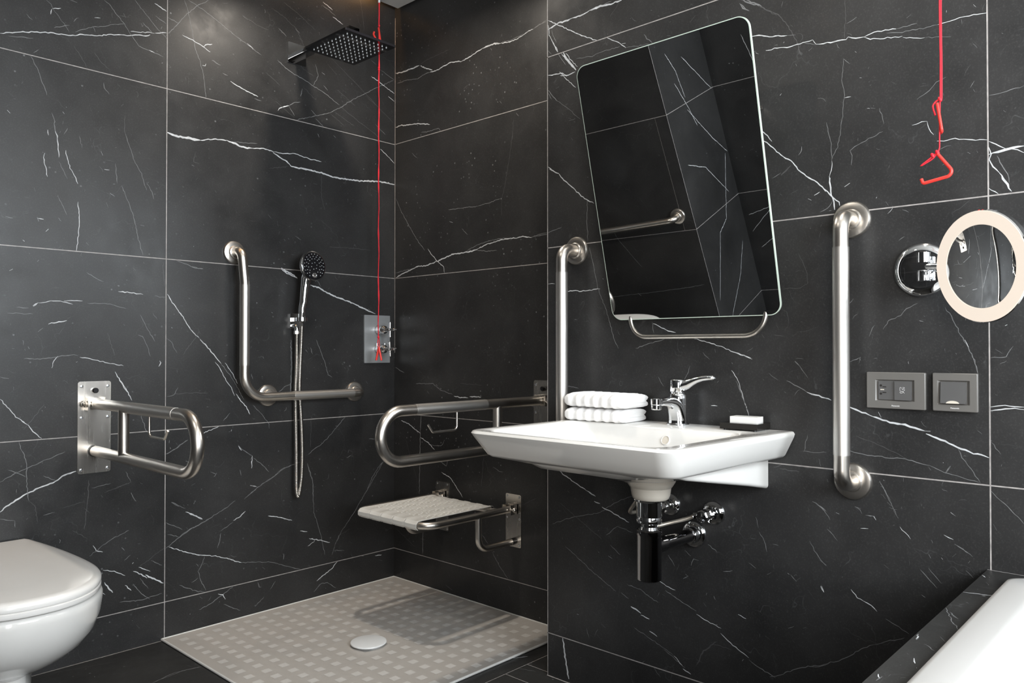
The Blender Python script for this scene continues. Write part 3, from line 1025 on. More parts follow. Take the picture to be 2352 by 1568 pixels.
loop = [(0, .030, ZT)] + [(0, .767 - .0172 - R0 + R0 * math.cos(t), (ZT + ZQ) / 2 + R0 * math.sin(t)) for t in [PI / 2 - PI * k / 22 for k in range(23)]] + [(0, .008, ZQ)]
bm = B(); add_tube(bm, loop, TR, 24); obj('rail_loop', bm, 'steel', fr)
bm = B(); add_tube(bm, [(0, .31, ZT), (0, .62, ZT)], TR + .0005, 24); obj('grip_sleeve', bm, 'grip', fr)
bm = B(); add_tube(bm, [(0, .2515, ZT - .006), (0, .2515, ZQ + .006)], .0158, 24); obj('strut', bm, 'steel', fr)
bm = B(); add_tube(bm, fillet([(0, .441, ZT - .015), (0, .441, .152), (0, .546, .152), (0, .565, .177)], [.014, .010], 8), .0036, 12); obj('paper_hook', bm, 'steel', fr)
bm = B(); add_tube(bm, [(0, .006, ZT), (0, .036, ZT)], .0195, 22); add_box(bm, (-.026, .017, ZT), (.006, .030, .040)); add_box(bm, (.026, .017, ZT), (.006, .030, .040)); obj('hinge_bracket', bm, 'plate', fr)
bm = B(); add_tube(bm, [(-.040, .022, ZT), (.040, .022, ZT)], .0075, 16)
for s in (-1, 1): add_lathe(bm, (s * .030, .022, ZT), (s, 0, 0), [(0, .0115), (.007, .0115), (.008, .0085), (.012, .0075), (.014, .004)], 6)
obj('hinge_bolt', bm, 'plate', fr)
bm = B(); add_lathe(bm, (0, .004, ZQ), (0, 1, 0), [(0, .0175), (.002, .0190), (.006, .0190), (.007, .0178)], 24); obj('buffer_ring', bm, 'black_plastic', fr)
copy_thing(fr, (XA, 1.8505, .6005), ON_X, 'fold-up steel support rail over the shower seat, partly behind the basin')
# ------------------------------------------------------------------ folding shower seat (own frame: y out of the shower wall)
seat = thing('shower_bench', 'folding white slatted shower seat on steel wall brackets', 'shower seat', (XA, 2.208, 0), ON_X, world=False)
ZS = .409
ys = (-.2025, .2025)                                   # front (window side) and rear bracket
for s in ys:
    bm = B(); loft(bm, [[(s + x, y_, z + .3635) for x, z in rrect(-.0395, .0395, -.1, .1, .006, 4)] for y_ in (0, .0035)]); bevel_all(bm, .0007, 1); wp = obj('wall_plate', bm, 'plate', seat, 30)
    for sx in (-.031, .031):
        for sz in (.272, .372, .455):
            bm = B(); add_lathe(bm, (s + sx, .0035, sz), (0, 1, 0), [(0, .0042), (.001, .004), (.0016, .003), (.0012, .0015)], 14); obj('screw', bm, 'screw', wp)
    bm = B(); add_box(bm, (s - .02, .022, ZS), (.005, .040, .036)); add_box(bm, (s + .02, .022, ZS), (.005, .040, .036)); add_box(bm, (s, .0055, ZS), (.045, .004, .036)); bevel_all(bm, .004, 2); obj('hinge_bracket', bm, 'plate', seat)
    bm = B(); add_tube(bm, [(s - .030, .026, ZS), (s + .030, .026, ZS)], .006, 14)
    for k in (-1, 1): add_lathe(bm, (s + k * .0235, .026, ZS), (k, 0, 0), [(0, .010), (.005, .010), (.008, .0085), (.011, .005)], 18)
    obj('hinge_bolt', bm, 'plate', seat)
    bm = B(); add_tube(bm, fillet([(s, .190, ZS - .004), (s, .190, .284), (s, .008, .284)], [.045], 10), .0122, 20); obj('support_leg', bm, 'steel', seat)
    bm = B(); add_lathe(bm, (s, .0035, .284), (0, 1, 0), [(0, .0128), (.012, .0128), (.013, .012)], 20); obj('buffer_ring', bm, 'black_plastic', seat)
bm = B(); add_tube(bm, fillet([(ys[0], .018, ZS), (ys[0], .438, ZS), (ys[1], .438, ZS), (ys[1], .018, ZS)], [.055, .055], 12), .0128, 22); obj('seat_frame', bm, 'steel', seat)
bm = B(); add_tube(bm, [(ys[0], .088, ZS), (ys[1], .088, ZS)], .0115, 18); obj('rear_crossbar', bm, 'steel', seat)
sw = .0645
for k in range(5):
    c = -.134 + k * .0672
    sec = []
    prof = [(.078, ZS - .010), (.070, ZS + .002), (.075, ZS + .0125), (.092, ZS + .0175), (.12, ZS + .0172), (.25, ZS + .0168), (.40, ZS + .0170), (.425, ZS + .0178), (.443, ZS + .0160), (.4535, ZS + .006), (.4535, ZS - .007), (.446, ZS - .0148)]
    prof = prof + [(.4435, ZS - .0145), (.4515, ZS - .007), (.4515, ZS + .0055), (.4425, ZS + .0140), (.425, ZS + .0148), (.12, ZS + .0142), (.092, ZS + .0145), (.0765, ZS + .0130), (.0730, ZS + .002), (.080, ZS - .0095)]
    bm = B()
    outer = [[(c - sw / 2, y_, z) for y_, z in prof], [(c - sw / 2 + .004, y_, z + .0012) for y_, z in prof], [(c - sw / 2 + .009, y_, z - .0004) for y_, z in prof],
             [(c + sw / 2 - .009, y_, z - .0004) for y_, z in prof], [(c + sw / 2 - .004, y_, z + .0012) for y_, z in prof], [(c + sw / 2, y_, z) for y_, z in prof]]
    loft(bm, outer)
    for j in range(2):                                   # rows of raised anti-slip studs on each slat
        for i in range(16):
            x = c - .011 + j * .022 + (.004 if i % 2 else -.004); y_ = .128 + i * .0172
            add_lathe(bm, (x, y_, ZS + .0150), (0, 0, 1), [(0, .0046), (.0024, .0046), (.0029, .0034)], 8)
    obj('slat', bm, 'slat_plastic', seat, 35)
# ------------------------------------------------------------------ overhead shower
sh = thing('overhead_shower', 'square black overhead shower on a flat chrome arm', 'shower head', (1.68, YL, 2.197))
bm = B(); loft(bm, [[(x + 1.666, YL - y_, z + 2.197) for x, z in rrect(-.0405, .0405, -.041, .041, .005, 4)] for y_ in (0, .006)]); bevel_all(bm, .0012, 2); obj('wall_flange', bm, 'chrome', sh, 30)
bm = B(); loft(bm, [[(x + 1.6815, y_, z + 2.198) for x, z in rrect(-.0225, .0225, -.0085, .0085, .002, 3)] for y_ in (YL - .006, 2.363)]); obj('arm', bm, 'chrome_dark', sh, 30)
HX0, HX1, HY0, HY1, HZ = 1.565, 1.792, 2.262, 2.505, 2.137
HX0, HX1, HY0, HY1, HZ = 1.570, 1.792, 2.258, 2.520, 2.134
bm = B(); add_lathe(bm, (1.6815, 2.389, HZ + .006), (0, 0, 1), [(0, .022), (.008, .021), (.013, .014), (.03, .0125), (.036, .019), (.046, .019), (.0535, .012)], 28); obj('ball_joint', bm, 'chrome', sh)
bm = B(); loft(bm, [[(x, y_, HZ + z) for x, y_ in rrect(HX0, HX1, HY0, HY1, .004, 4)] for z in (0, .0085)]); bevel_all(bm, .001, 2); hp = obj('head_plate', bm, 'black_face', sh, 30)
bmn = B(); add_lathe(bmn, (0, 0, 0), (0, 0, -1), [(-.001, .0026), (.002, .0024), (.0036, .0018), (.004, .0009)], 12)
npro = None
for i in range(10):
    for j in range(10):
        p = Vector((HX0 + .0245 + i * (HX1 - HX0 - .049) / 9, HY0 + .0255 + j * (HY1 - HY0 - .051) / 9, HZ))
        if npro is None: npro = obj('nozzle', bmn, 'nozzle', None); npro.parent = hp; o = npro
        else:
            o = npro.copy(); col.objects.link(o)
        o.location = p - world_loc(hp)
# ------------------------------------------------------------------ hand shower, its hose and holder
hx = 1.684
HY = YL - .066
hs = thing('hand_shower', 'round chrome hand shower with black spray face in the wall holder', 'hand shower', (hx - .02, HY, 1.13))
fd = Vector((.10, -1, .06)).normalized()               # spray face looks into the room
hc = Vector((1.6905, HY - .012, 1.343))
bm = B(); add_lathe(bm, hc, fd, [(-.020, .010), (-.017, .030), (-.010, .049), (0, .0585), (.006, .060), (.011, .0585), (.0125, .055)], 56)
base = Vector((1.6535, HY, 1.118))
add_tube(bm, [base, base + Vector((0, 0, .012)), base + Vector((.002, 0, .06)), Vector((1.662, HY + .001, 1.20)), Vector((1.668, HY + .002, 1.255)), Vector((1.674, HY + .001, 1.29)), hc + Vector((-.008, .006, -.018))],
         [.0095, .0125, .0135, .0155, .0165, .020, .024], 24)
hb = obj('handle_body', bm, 'chrome', hs)
bm = B(); add_lathe(bm, hc + fd * .0115, fd, [(0, .0545), (.0012, .0548), (.0024, .053), (.0030, .03), (.0032, .001)], 56); sf = obj('spray_face', bm, 'black_face', hs)
u, w = frame_of(fd)
if w.z < 0: w = -w
if u.x < 0: u = -u
npro = None
for rr, cnt, a0 in ((.047, 21, .0), (.0375, 16, .1), (.0285, 13, .0), (.0135, 6, .3)):
    for k in range(cnt):
        a = a0 + 2 * PI * k / cnt
        x, y_ = rr * math.cos(a), rr * math.sin(a)
        if y_ < -.024 and abs(x) < .019: continue
        if npro is None:
            bm = B(); add_lathe(bm, (0, 0, 0), fd, [(-.001, .0017), (.0014, .0015), (.0020, .0008)], 10); npro = obj('nozzle', bm, 'nozzle', None); npro.parent = sf; o = npro
        else: o = npro.copy(); col.objects.link(o)
        o.location = hc + fd * .0142 + u * x + w * y_ - world_loc(hs)
bm = B(); add_lathe(bm, hc + fd * .0140 - w * .038, fd, [(0, .0105), (.0030, .0105), (.0038, .0095), (.0038, .0085), (.0026, .0082), (.0026, .001)], 28); obj('spray_button', bm, 'chrome', hs)
ho = thing('shower_holder', 'square chrome wall outlet with the fork that carries the hand shower', 'shower holder', (1.652, YL, 1.128))
bm = B(); loft(bm, [[(x + 1.6655, YL - y_, z + 1.127) for x, z in rrect(-.0285, .0285, -.0305, .0305, .004, 4)] for y_ in (0, .010)]); bevel_all(bm, .0015, 2); obj('wall_flange', bm, 'chrome', ho, 30)
bm = B(); add_box(bm, (1.6555, YL - .0285, 1.133), (.020, .039, .014)); bevel_all(bm, .002, 2); obj('fork_arm', bm, 'chrome', ho)
bm = B()
arc = [(1.6535 + .0175 * math.cos(t), HY + .0175 * math.sin(t)) for t in [math.radians(-215 + 250 * k / 20) for k in range(21)]]
loft(bm, [[(x, y_, 1.126), (1.6535 + (x - 1.6535) * 1.24, HY + (y_ - HY) * 1.24, 1.126), (1.6535 + (x - 1.6535) * 1.24, HY + (y_ - HY) * 1.24, 1.140), (x, y_, 1.140)] for x, y_ in arc]); obj('fork', bm, 'chrome', ho)
bm = B(); add_tube(bm, fillet([(1.650, YL - .009, 1.108), (1.650, YL - .036, 1.108), (1.650, YL - .036, 1.075)], [.016], 6), .0098, 18); add_lathe(bm, (1.650, YL - .036, 1.088), (0, 0, -1), [(0, .0118), (.012, .0118), (.014, .0098)], 6); obj('hose_outlet', bm, 'chrome', ho)
hz0 = .437
hp_ = [(1.650, YL - .036, 1.080), (1.650, YL - .034, .95), (1.6505, YL - .026, .85), (1.650, YL - .030, .72), (1.650, YL - .034, .60), (1.648, YL - .038, .50), (1.648, YL - .040, .462), (1.6495, YL - .041, .446), (1.653, YL - .042, hz0), (1.6575, YL - .042, .441), (1.663, YL - .042, .466),
       (1.670, YL - .042, .52), (1.6745, YL - .038, .62), (1.674, YL - .030, .74), (1.669, YL - .026, .85), (1.661, YL - .045, .97), (1.6555, YL - .060, 1.05), (1.6535, YL - .066, 1.108)]
def smooth_path(P, n):
    P = [Vector(p) for p in P]; out = []
    for i in range(len(P) - 1):
        a, b0, c, d0 = P[max(0, i - 1)], P[i], P[i + 1], P[min(len(P) - 1, i + 2)]
        m_ = max(2, int((c - b0).length / n))
        for k in range(m_):
            t = k / m_
            out.append(.5 * ((2 * b0) + (-a + c) * t + (2 * a - 5 * b0 + 4 * c - d0) * t * t + (-a + 3 * b0 - 3 * c + d0) * t * t * t))
    out.append(P[-1]); return out
pts = smooth_path(hp_, .0014)
bm = B(); add_tube(bm, pts, [.0073 if i % 3 else .0062 for i in range(len(pts))], 12)
tag(obj('shower_hose', bm, 'hose', None, 60, origin=(1.65, YL - .04, 1.08)), 'long ribbed metal hose hanging in a loop below the hand shower', 'hose')
# ------------------------------------------------------------------ shower valve
va = thing('shower_valve', 'flat chrome mixer plate with two cross handles under the red cord', 'shower valve', (2.066, YL, 1.06))
bm = B(); loft(bm, [[(x, YL - y_, z) for x, z in rrect(1.998, 2.1355, .9565, 1.164, .002, 2)] for y_ in (0, .005)]); bevel_all(bm, .0007, 1); obj('cover_plate', bm, 'satin', va, 30)
for zz, rot in ((1.100, 0.0), (1.0165, .06)):
    bm = B(); add_lathe(bm, (2.0665, YL - .005, zz), (0, -1, 0), [(0, .0195), (.006, .0195), (.0065, .0180), (.020, .0180), (.0205, .0190), (.032, .0190), (.0325, .0180), (.050, .0180), (.053, .0165), (.056, .012), (.064, .0085), (.075, .0075)], 36)
    hnd = obj('valve_body', bm, 'chrome', va)
    bm = B(); yc = YL - .093
    for k in range(4):
        a = rot + k * PI / 2
        add_tube(bm, [(2.0665, yc, zz), (2.0665 + .031 * math.cos(a), yc, zz + .031 * math.sin(a)), (2.0665 + .0325 * math.cos(a), yc, zz + .0325 * math.sin(a))], [.0058, .0058, .0040], 14)
    add_tube(bm, [(2.0665, yc + .018, zz), (2.0665, yc - .028, zz), (2.0665, yc - .030, zz)], [.0072, .0060, .0045], 16)
    obj('cross_handle', bm, 'chrome', va)
bm = B()
for xx in (2.045, 2.088): add_lathe(bm, (xx, YL - .030, 1.0415), (0, 0, 1), [(-.012, .0035), (0, .0035), (.002, .003)], 12)
obj('temperature_stop', bm, 'chrome', va)
# ------------------------------------------------------------------ red pull cords
def tri_handle(bm, pts, r): add_tube(bm, fillet(pts, [r * 2.2] * (len(pts) - 2), 6), r, 14)
def wavy(x, y, z0, z1, amp, seed, n=70):
    rnd = random.Random(seed); out = []
    p1, p2 = rnd.uniform(0, 6), rnd.uniform(0, 6)
    for i in range(n + 1):
        z = z0 + (z1 - z0) * i / n; e = min(1, i / 4, (n - i) / 4)
        out.append((x + amp * e * math.sin(z * 31 + p1) + amp * .5 * e * math.sin(z * 97 + p2), y + amp * e * math.cos(z * 27 + p2), z))
    return out
CX, CY = 1.9935, 2.625
pc = thing('pull_cord', 'long thin red emergency cord hanging from the ceiling in the shower corner', 'pull cord', (CX, CY, CEIL))
bm = B(); add_lathe(bm, (CX, CY, CEIL), (0, 0, -1), [(0, .041), (.010, .041), (.020, .037), (.027, .026), (.030, .014)], 40); dome = obj('ceiling_switch', bm, 'white_plastic', pc)
bm = B(); add_lathe(bm, (CX, CY, CEIL - .028), (0, 0, -1), [(0, .012), (.005, .012), (.0055, .005), (.022, .0045)], 20); obj('cord_nipple', bm, 'white_plastic', pc)
bm = B()
add_tube(bm, wavy(CX - .0012, CY, CEIL - .048, 2.378, .0006, 1, 16), .0017, 8); add_tube(bm, wavy(CX + .0012, CY, CEIL - .048, 2.378, .0006, 2, 16), .0017, 8)
add_tube(bm, wavy(CX - .0006, CY, 2.385, 1.065, .0011, 3, 110), .0018, 8); add_tube(bm, wavy(CX + .0012, CY + .001, 2.385, 1.065, .0013, 4, 110), .0018, 8)
add_tube(bm, [(CX - .0006, CY, 1.066), (CX - .0040, CY, 1.045), (CX - .0030, CY, 1.025)], .0016, 8); add_tube(bm, [(CX + .0012, CY, 1.066), (CX + .0044, CY, 1.045), (CX + .0060, CY, 1.025)], .0016, 8)
for z in (2.383, 2.205, 2.197, 1.066): add_lathe(bm, (CX, CY, z - .005), (0, 0, 1), [(0, .0022), (.003, .0045), (.007, .0045), (.010, .0022)], 12)
obj('cord', bm, 'red_cord', pc)
c1, s1 = math.cos(.75), math.sin(.75)                  # handles hang turned to the room
def hp3(u, z, v=0.0): return (CX + u * c1 + v * s1, CY - u * s1 + v * c1, z)
bm = B(); tri_handle(bm, [hp3(-.002, 2.374), hp3(.008, 2.300), hp3(.003, 2.293), hp3(-.0235, 2.346), hp3(-.0200, 2.357)], .0042); obj('handle', bm, 'red', pc)
bm = B(); tri_handle(bm, [hp3(.001, 1.026), hp3(.0125, .972), hp3(.0105, .969)], .0042); tri_handle(bm, [hp3(.001, 1.026, .004), hp3(-.0095, .972, .008), hp3(-.009, .969, .008)], .0042); obj('handle', bm, 'red', pc)
# second cord, over the basin wall
def at_wall(px, py, d):                                # where the line of sight of a picture point meets the plane d in front of the basin wall
    F_, pit, yaw, ch = 1772.37, .01118, .7499, 1.012
    a, b_ = (px - 1176) / F_, -(py - 784) / F_
    fx, fy, rx, ry = math.cos(yaw), math.sin(yaw), math.sin(yaw), -math.cos(yaw)
    dx = fx * math.cos(pit) + a * rx - b_ * fx * math.sin(pit); dy = fy * math.cos(pit) + a * ry - b_ * fy * math.sin(pit); dz = math.sin(pit) + b_ * math.cos(pit)
    t = (XP - d) / dx; return Vector((XP - d, dy * t, ch + dz * t))
DC = .16
K = lambda px, py, o=0.0: tuple(at_wall(px, py, DC + o))
bx, by = K(2160, 0)[0], K(2160, 0)[1]
pr_ = thing('pull_cord', 'red cord with two hooked triangular handles hanging before the basin wall', 'pull cord', (bx, by, CEIL))
bm = B(); add_lathe(bm, (bx, by, CEIL), (0, 0, -1), [(0, .041), (.010, .041), (.020, .037), (.027, .026), (.030, .014)], 40); obj('ceiling_switch', bm, 'white_plastic', pr_)
zt = K(2158, 228)[2]
bm = B()
add_tube(bm, wavy(bx - .0004, by + .0011, CEIL - .03, zt, .0004, 5, 60), .0015, 8); add_tube(bm, wavy(bx + .0004, by - .0011, CEIL - .03, zt, .0004, 6, 60), .0015, 8)
add_tube(bm, [K(2159, 226), K(2158.6, 260), K(2158, 300), K(2158, 338), K(2156, 346), K(2150, 352)], .0013, 8)
add_tube(bm, smooth_path([K(2159, 228), K(2151, 232), K(2144, 240), K(2143, 248), K(2148.5, 265)], .004), .0017, 8)
add_tube(bm, smooth_path([K(2150, 352), K(2141, 360), K(2118, 378), K(2117, 380), K(2121, 378), K(2143, 364), K(2152, 352)], .004), .0013, 8)
for p in (K(2159, 228), K(2142, 357), K(2153, 350)): add_lathe(bm, p, (0, .5, 1), [(-.005, .0018), (-.002, .0036), (.002, .0036), (.005, .0018)], 10)
obj('cord', bm, 'red_cord', pr_)
bm = B(); add_tube(bm, fillet([K(2152.5, 237), K(2163.5, 302, .004), K(2160, 306, -.03)], [.006], 6), .0030, 14); obj('handle', bm, 'red', pr_)
bm = B(); add_tube(bm, fillet([K(2153, 353), K(2195, 400), K(2120, 421.5), K(2116, 411)], [.010, .004], 8), .0033, 14)
add_tube(bm, [K(2184, 392), K(2182, 399), K(2177, 404)], .0018, 10); obj('handle', bm, 'red', pr_)
# ------------------------------------------------------------------ tilting mirror
tm = thing('tilt_mirror', 'tall rounded mirror tilted forward above the basin', 'mirror', (XP, 1.044, 1.097))
DB, DT, Z0, Z1, Y0, Y1 = .030, .204, 1.0972, 1.7768, .7955, 1.2942
tdir = Vector((-(DT - DB), 0, Z1 - Z0)); MH = tdir.length; tdir.normalize(); nrm = Vector((-tdir.z, 0, tdir.x))
o0 = Vector((XP - DB, 0, Z0))
def mp(y, v, off=0.0): return o0 + tdir * v + nrm * off + Vector((0, y, 0))
rr_ = rrect(Y0, Y1, 0, MH, .030, 10)
bm = B(); loft(bm, [[mp(y, v, off) for y, v in rr_] for off in (-.0062, -.0003)]); bevel_all(bm, .0008, 1); obj('glass_plate', bm, 'glass_edge', tm, 30)
bm = B(); bm.faces.new([bm.verts.new(mp(y, v, .0003)) for y, v in rrect(Y0 + .0022, Y1 - .0022, .0022, MH - .0022, .028, 10)]); obj('reflecting_face', bm, 'mirror', tm, 0)
bm = B(); add_tube(bm, fillet([(XP - .024, 1.236, 1.16), (XP - .030, 1.236, 1.048), (XP - .030, .838, 1.048), (XP - .024, .838, 1.16)], [.055, .055], 12), .0062, 16); obj('tilt_handle', bm, 'steel', tm)
for y in (.86, 1.21):
    bm = B(); add_box(bm, (XP - .012, y, 1.20), (.024, .03, .06)); bevel_all(bm, .002, 2); obj('wall_bracket', bm, 'plate', tm)
    bm = B(); add_tube(bm, [(XP - .004, y, 1.62), tuple(mp(y, .5, -.005))], .006, 10); obj('stay_rod', bm, 'plate', tm)
# ------------------------------------------------------------------ lit magnifying mirror on its arm
mm = thing('magnifying_mirror', 'round lit magnifying mirror on a chrome arm above the switches', 'mirror', (XP, .49, 1.187))
mc = Vector((1.663, .345, 1.1693)); RD = .105
tocam = (Vector((0, 0, 1.012)) - mc).normalized(); tot = (Vector((1.17, YL, 1.06)) - mc).normalized()
nm = (tocam + tot).normalized()
u, w = frame_of(nm)
def disc(bm, prof, n=72, mi=0): add_lathe(bm, mc, nm, prof, n, mi, True, False)
bm = B(); disc(bm, [(-.022, .060), (-.020, .094), (-.012, RD + .001), (-.002, RD + .0015), (-.0005, RD), (-.0065, RD - .002), (-.0068, .03)]); obj('mirror_case', bm, 'chrome', mm)
RI = .0785
bm = B()
loft(bm, [[mc + nm * t + (u * math.cos(2 * PI * j / 72) + w * math.sin(2 * PI * j / 72)) * r for j in range(72)] for t, r in ((-.0006, RD - .0004), (.0006, RD - .001), (.0008, RI + .001), (-.0020, RI))], False, False); obj('light_ring', bm, 'ring', mm)
bm = B(); RC = .58
loft(bm, [[mc + nm * (-.0060 + (RC - math.sqrt(RC * RC - r * r))) + (u * math.cos(2 * PI * j / 96) + w * math.sin(2 * PI * j / 96)) * r for j in range(96)] for r in [RI * k / 14 for k in range(14, 0, -1)]], False, True); obj('concave_glass', bm, 'mirror', mm, 80)
bm = B(); add_lathe(bm, (XP, .4905, 1.187), (-1, 0, 0), [(0, .0590), (.005, .0590), (.012, .0560), (.018, .048), (.020, .040), (.0203, .001)], 60); obj('wall_rosette', bm, 'chrome', mm)
bm = B(); kx, ky, kz = 1.793, .4755, 1.189
add_tube(bm, [(kx, ky, kz - .031), (kx, ky, kz - .030), (kx, ky, kz - .009), (kx, ky, kz - .008)], [.011, .0125, .0125, .012], 26); add_tube(bm, [(kx, ky, kz + .030), (kx, ky, kz + .009)], .0125, 26)
add_box(bm, (kx + .012, ky + .004, kz), (.046, .030, .016)); bevel_all(bm, .0012, 2); obj('hinge_knuckle', bm, 'chrome', mm)
bm = B(); back = mc - nm * .021
add_tube(bm, [(XP - .018, .4785, 1.187), (kx, ky, kz)], .010, 20); add_tube(bm, [(kx, ky, kz), tuple(back - nm * .03), tuple(back)], [.0075, .0075, .012], 20); obj('arm', bm, 'chrome', mm)
# ------------------------------------------------------------------ socket and switch
def wp_(y, z, d): return (XP - d, y, z)
def plate_prism(bm, y0, y1, z0, z1, d0, d1, r=.0015, bev=.0006):
    t = B(); loft(t, [[wp_(y, z, d) for y, z in rrect(y0, y1, z0, z1, r, 3)] for d in (d0, d1)]); bevel_all(t, bev, 2)
    me = bpy.data.meshes.new('t'); t.to_mesh(me); t.free(); bm.from_mesh(me); bpy.data.meshes.remove(me)
def frame_plate(bm, y0, y1, z0, z1, hy0, hy1, hz0, hz1, d):
    """cover plate with a sloping recess round the module"""
    k = 4
    R = [[wp_(y, z, dd) for y, z in rrect(*q, r_, k)] for q, r_, dd in (((y0, y1, z0, z1), .002, 0), ((y0, y1, z0, z1), .002, d - .001), ((y0 + .0012, y1 - .0012, z0 + .0012, z1 - .0012), .002, d),
         ((hy0 - .006, hy1 + .006, hz0 - .0025, hz1 + .0025), .0012, d), ((hy0 - .0005, hy1 + .0005, hz0 - .0005, hz1 + .0005), .001, d - .005))]
    loft(bm, R, True, True)
def lettering(txt, h, centre, mat, parent):
    """raised print on a plate facing -x, read along -y"""
    cu = bpy.data.curves.new('t', 'FONT'); cu.body = txt; cu.size = h; cu.align_x = 'CENTER'; cu.align_y = 'CENTER'; cu.extrude = .00012; cu.offset = h * .028
    t = bpy.data.objects.new('t', cu); col.objects.link(t)
    dg = bpy.context.evaluated_depsgraph_get(); me = bpy.data.meshes.new_from_object(t.evaluated_get(dg))
    bpy.data.objects.remove(t); bpy.data.curves.remove(cu)
    bm = B(); bm.from_mesh(me); bpy.data.meshes.remove(me)
    for v in bm.verts: v.co = Vector((centre[0] - v.co.z, centre[1] - v.co.x, centre[2] + v.co.y))
    return obj('lettering', bm, mat, parent, 0)
so = thing('wall_socket', 'wide grey wall plate with a power socket and shaver symbol', 'socket', wp_(.5463, .9215, 0))
bm = B(); frame_plate(bm, .4856, .6072, .8815, .9625, .5128, .5825, .9010, .9435, .0095); obj('cover_plate', bm, 'switch', so, 30)
bm = B(); plate_prism(bm, .5480, .5822, .9014, .9431, .003, .0088); sm = obj('socket_module', bm, 'switch_mod', so, 30)
bm = B(); plate_prism(bm, .5131, .5474, .9012, .9433, .003, .0118); bm2 = obj('shaver_module', bm, 'switch_mod', so, 30)
bm = B()
for z in (.9327, .9143): add_lathe(bm, wp_(.5765, z, .0086), (-1, 0, 0), [(0, .0026), (.0004, .0026)], 20)
for y, z in ((.5690, .9298), (.5690, .9172)): add_box(bm, wp_(y, z, .0089), (.0005, .0078, .0021))
obj('socket_slot', bm, 'steel_hole', sm, 0)
bm = B(); add_box(bm, wp_(.5735, .9236, .0093), (.0012, .0078, .0021)); bevel_all(bm, .0005, 2); obj('indicator', bm, 'cream', sm)
bm = B(); sy, sz, q = .5312, .9235, .00011
def stroke(P, closed=False):
    P = [wp_(sy - x * q, sz - y * q, .0119) for x, y in P]; add_tube(bm, P + ([P[0]] if closed else []), .00032, 6)
stroke([(-42, -55), (-42, 10), (-30, 24), (20, 24), (44, 0), (44, -20)]); stroke([(-42, -55), (-22, -55), (-14, -40), (-4, -40)]); stroke([(6, -55), (40, -55), (40, -38), (14, -34)])
stroke([(4, -30), (6, -12), (-6, -6)]); stroke([(16, -30), (20, -16), (34, -18)])
stroke([(-42, 34), (-42, 50), (-20, 62), (10, 52), (22, 36), (0, 30), (-24, 40)]); stroke([(22, 36), (34, 50), (40, 62)])
obj('shaver_symbol', bm, 'print', bm2)
lettering('Panasonic', .0042, wp_(.5456, .8882, .0096), 'print', so)
sx_ = thing('wall_switch', 'square grey rocker switch beside the wide socket plate', 'switch', wp_(.4286, .922, 0))
bm = B(); frame_plate(bm, .3862, .4710, .8818, .9628, .4062, .4560, .8982, .9450, .0095); obj('cover_plate', bm, 'switch', sx_, 30)
bm = B()
loft(bm, [[wp_(y, z, d + (.0035 * (.945 - z) / .047)) for y, z in rrect(.4068, .4554, .8988, .9444, .0012, 3)] for d in (.003, .0105)]); bevel_all(bm, .0007, 2); rk = obj('rocker', bm, 'switch_mod', sx_, 30)
bm = B(); pts = [(.4318 + .0125 * math.cos(t), .8989 + .0058 * math.sin(t)) for t in [PI * k / 16 for k in range(17)]]
loft(bm, [[wp_(y, z, d) for y, z in pts] for d in (.0135, .01445)]); obj('indicator', bm, 'cream', rk, 0)
lettering('Panasonic', .0042, wp_(.4284, .8890, .0096), 'print', sx_)
# ------------------------------------------------------------------ washbasin
wb = thing('washbasin', 'wide white ceramic washbasin hung on the black marble wall', 'washbasin', (XP, 1.085, .67))
XF, YA, YB = 1.3165, .797, 1.391
KN = 10
def W(ring, z, taper=0.0): return [(x, y - (taper * (x - XF) / (XP - XF) if y < 1.09 else 0), z) for x, y in ring]
BC = (1.628, 1.062)
def oval(rx, ry, z, cx=BC[0], cy=BC[1]):
    n = 4 * (KN + 1); o = []
    for k in range(n):
        i, j = divmod(k, KN + 1); t = math.radians(i * 90 + 90 * j / KN); o.append((cx + rx * math.cos(t), cy + ry * math.sin(t), z))
    return o
def mixr(a, b_, t): return [tuple(p[i] * (1 - t) + q_[i] * t for i in range(3)) for p, q_ in zip(a, b_)]
ZL = .7495
low = W(rrect(XF + .044, XP - .001, YA + .030, YB - .032, .035, KN, .006), ZL, .022)
low2 = W(rrect(XF + .036, XP - .001, YA + .024, YB - .025, .038, KN, .006), ZL + .006, .022)
up0 = W(rrect(XF + .004, XP - .001, YA + .002, YB - .003, .046, KN, .006), ZB - .0135, .022)
up1 = W(rrect(XF, XP - .001, YA, YB, .046, KN, .006), ZB - .006, .022)
up2 = W(rrect(XF + .0035, XP - .001, YA + .0035, YB - .0035, .044, KN, .006), ZB - .001, .022)
up3 = W(rrect(XF + .008, XP - .001, YA + .008, YB - .008, .041, KN, .006), ZB, .022)
in0 = W(rrect(XF + .024, 1.716, YA + .046, YB - .042, .045, KN), ZB - .0004, .012)
in1 = W(rrect(XF + .030, 1.710, YA + .052, YB - .048, .045, KN), ZB - .005, .012)
in2 = W(rrect(XF + .052, 1.690, YA + .085, YB - .080, .060, KN), ZB - .055)
in3 = W(rrect(XF + .085, 1.668, YA + .130, YB - .125, .075, KN), ZB - .086)
in4 = W(rrect(XF + .150, 1.640, YA + .190, YB - .185, .065, KN), ZB - .0935)
in5 = oval(.023, .023, ZB - .0955, 1.585, 1.088)
und0 = W(rrect(XF + .095, XP - .001, YA + .085, YB - .095, .09, KN), ZL - .016)
und1 = mixr(und0, oval(.085, .085, .690), .55)
und1 = [(x, y, .712) for x, y, z in und1]
und2 = oval(.068, .068, .694); und3 = oval(.058, .058, .688)
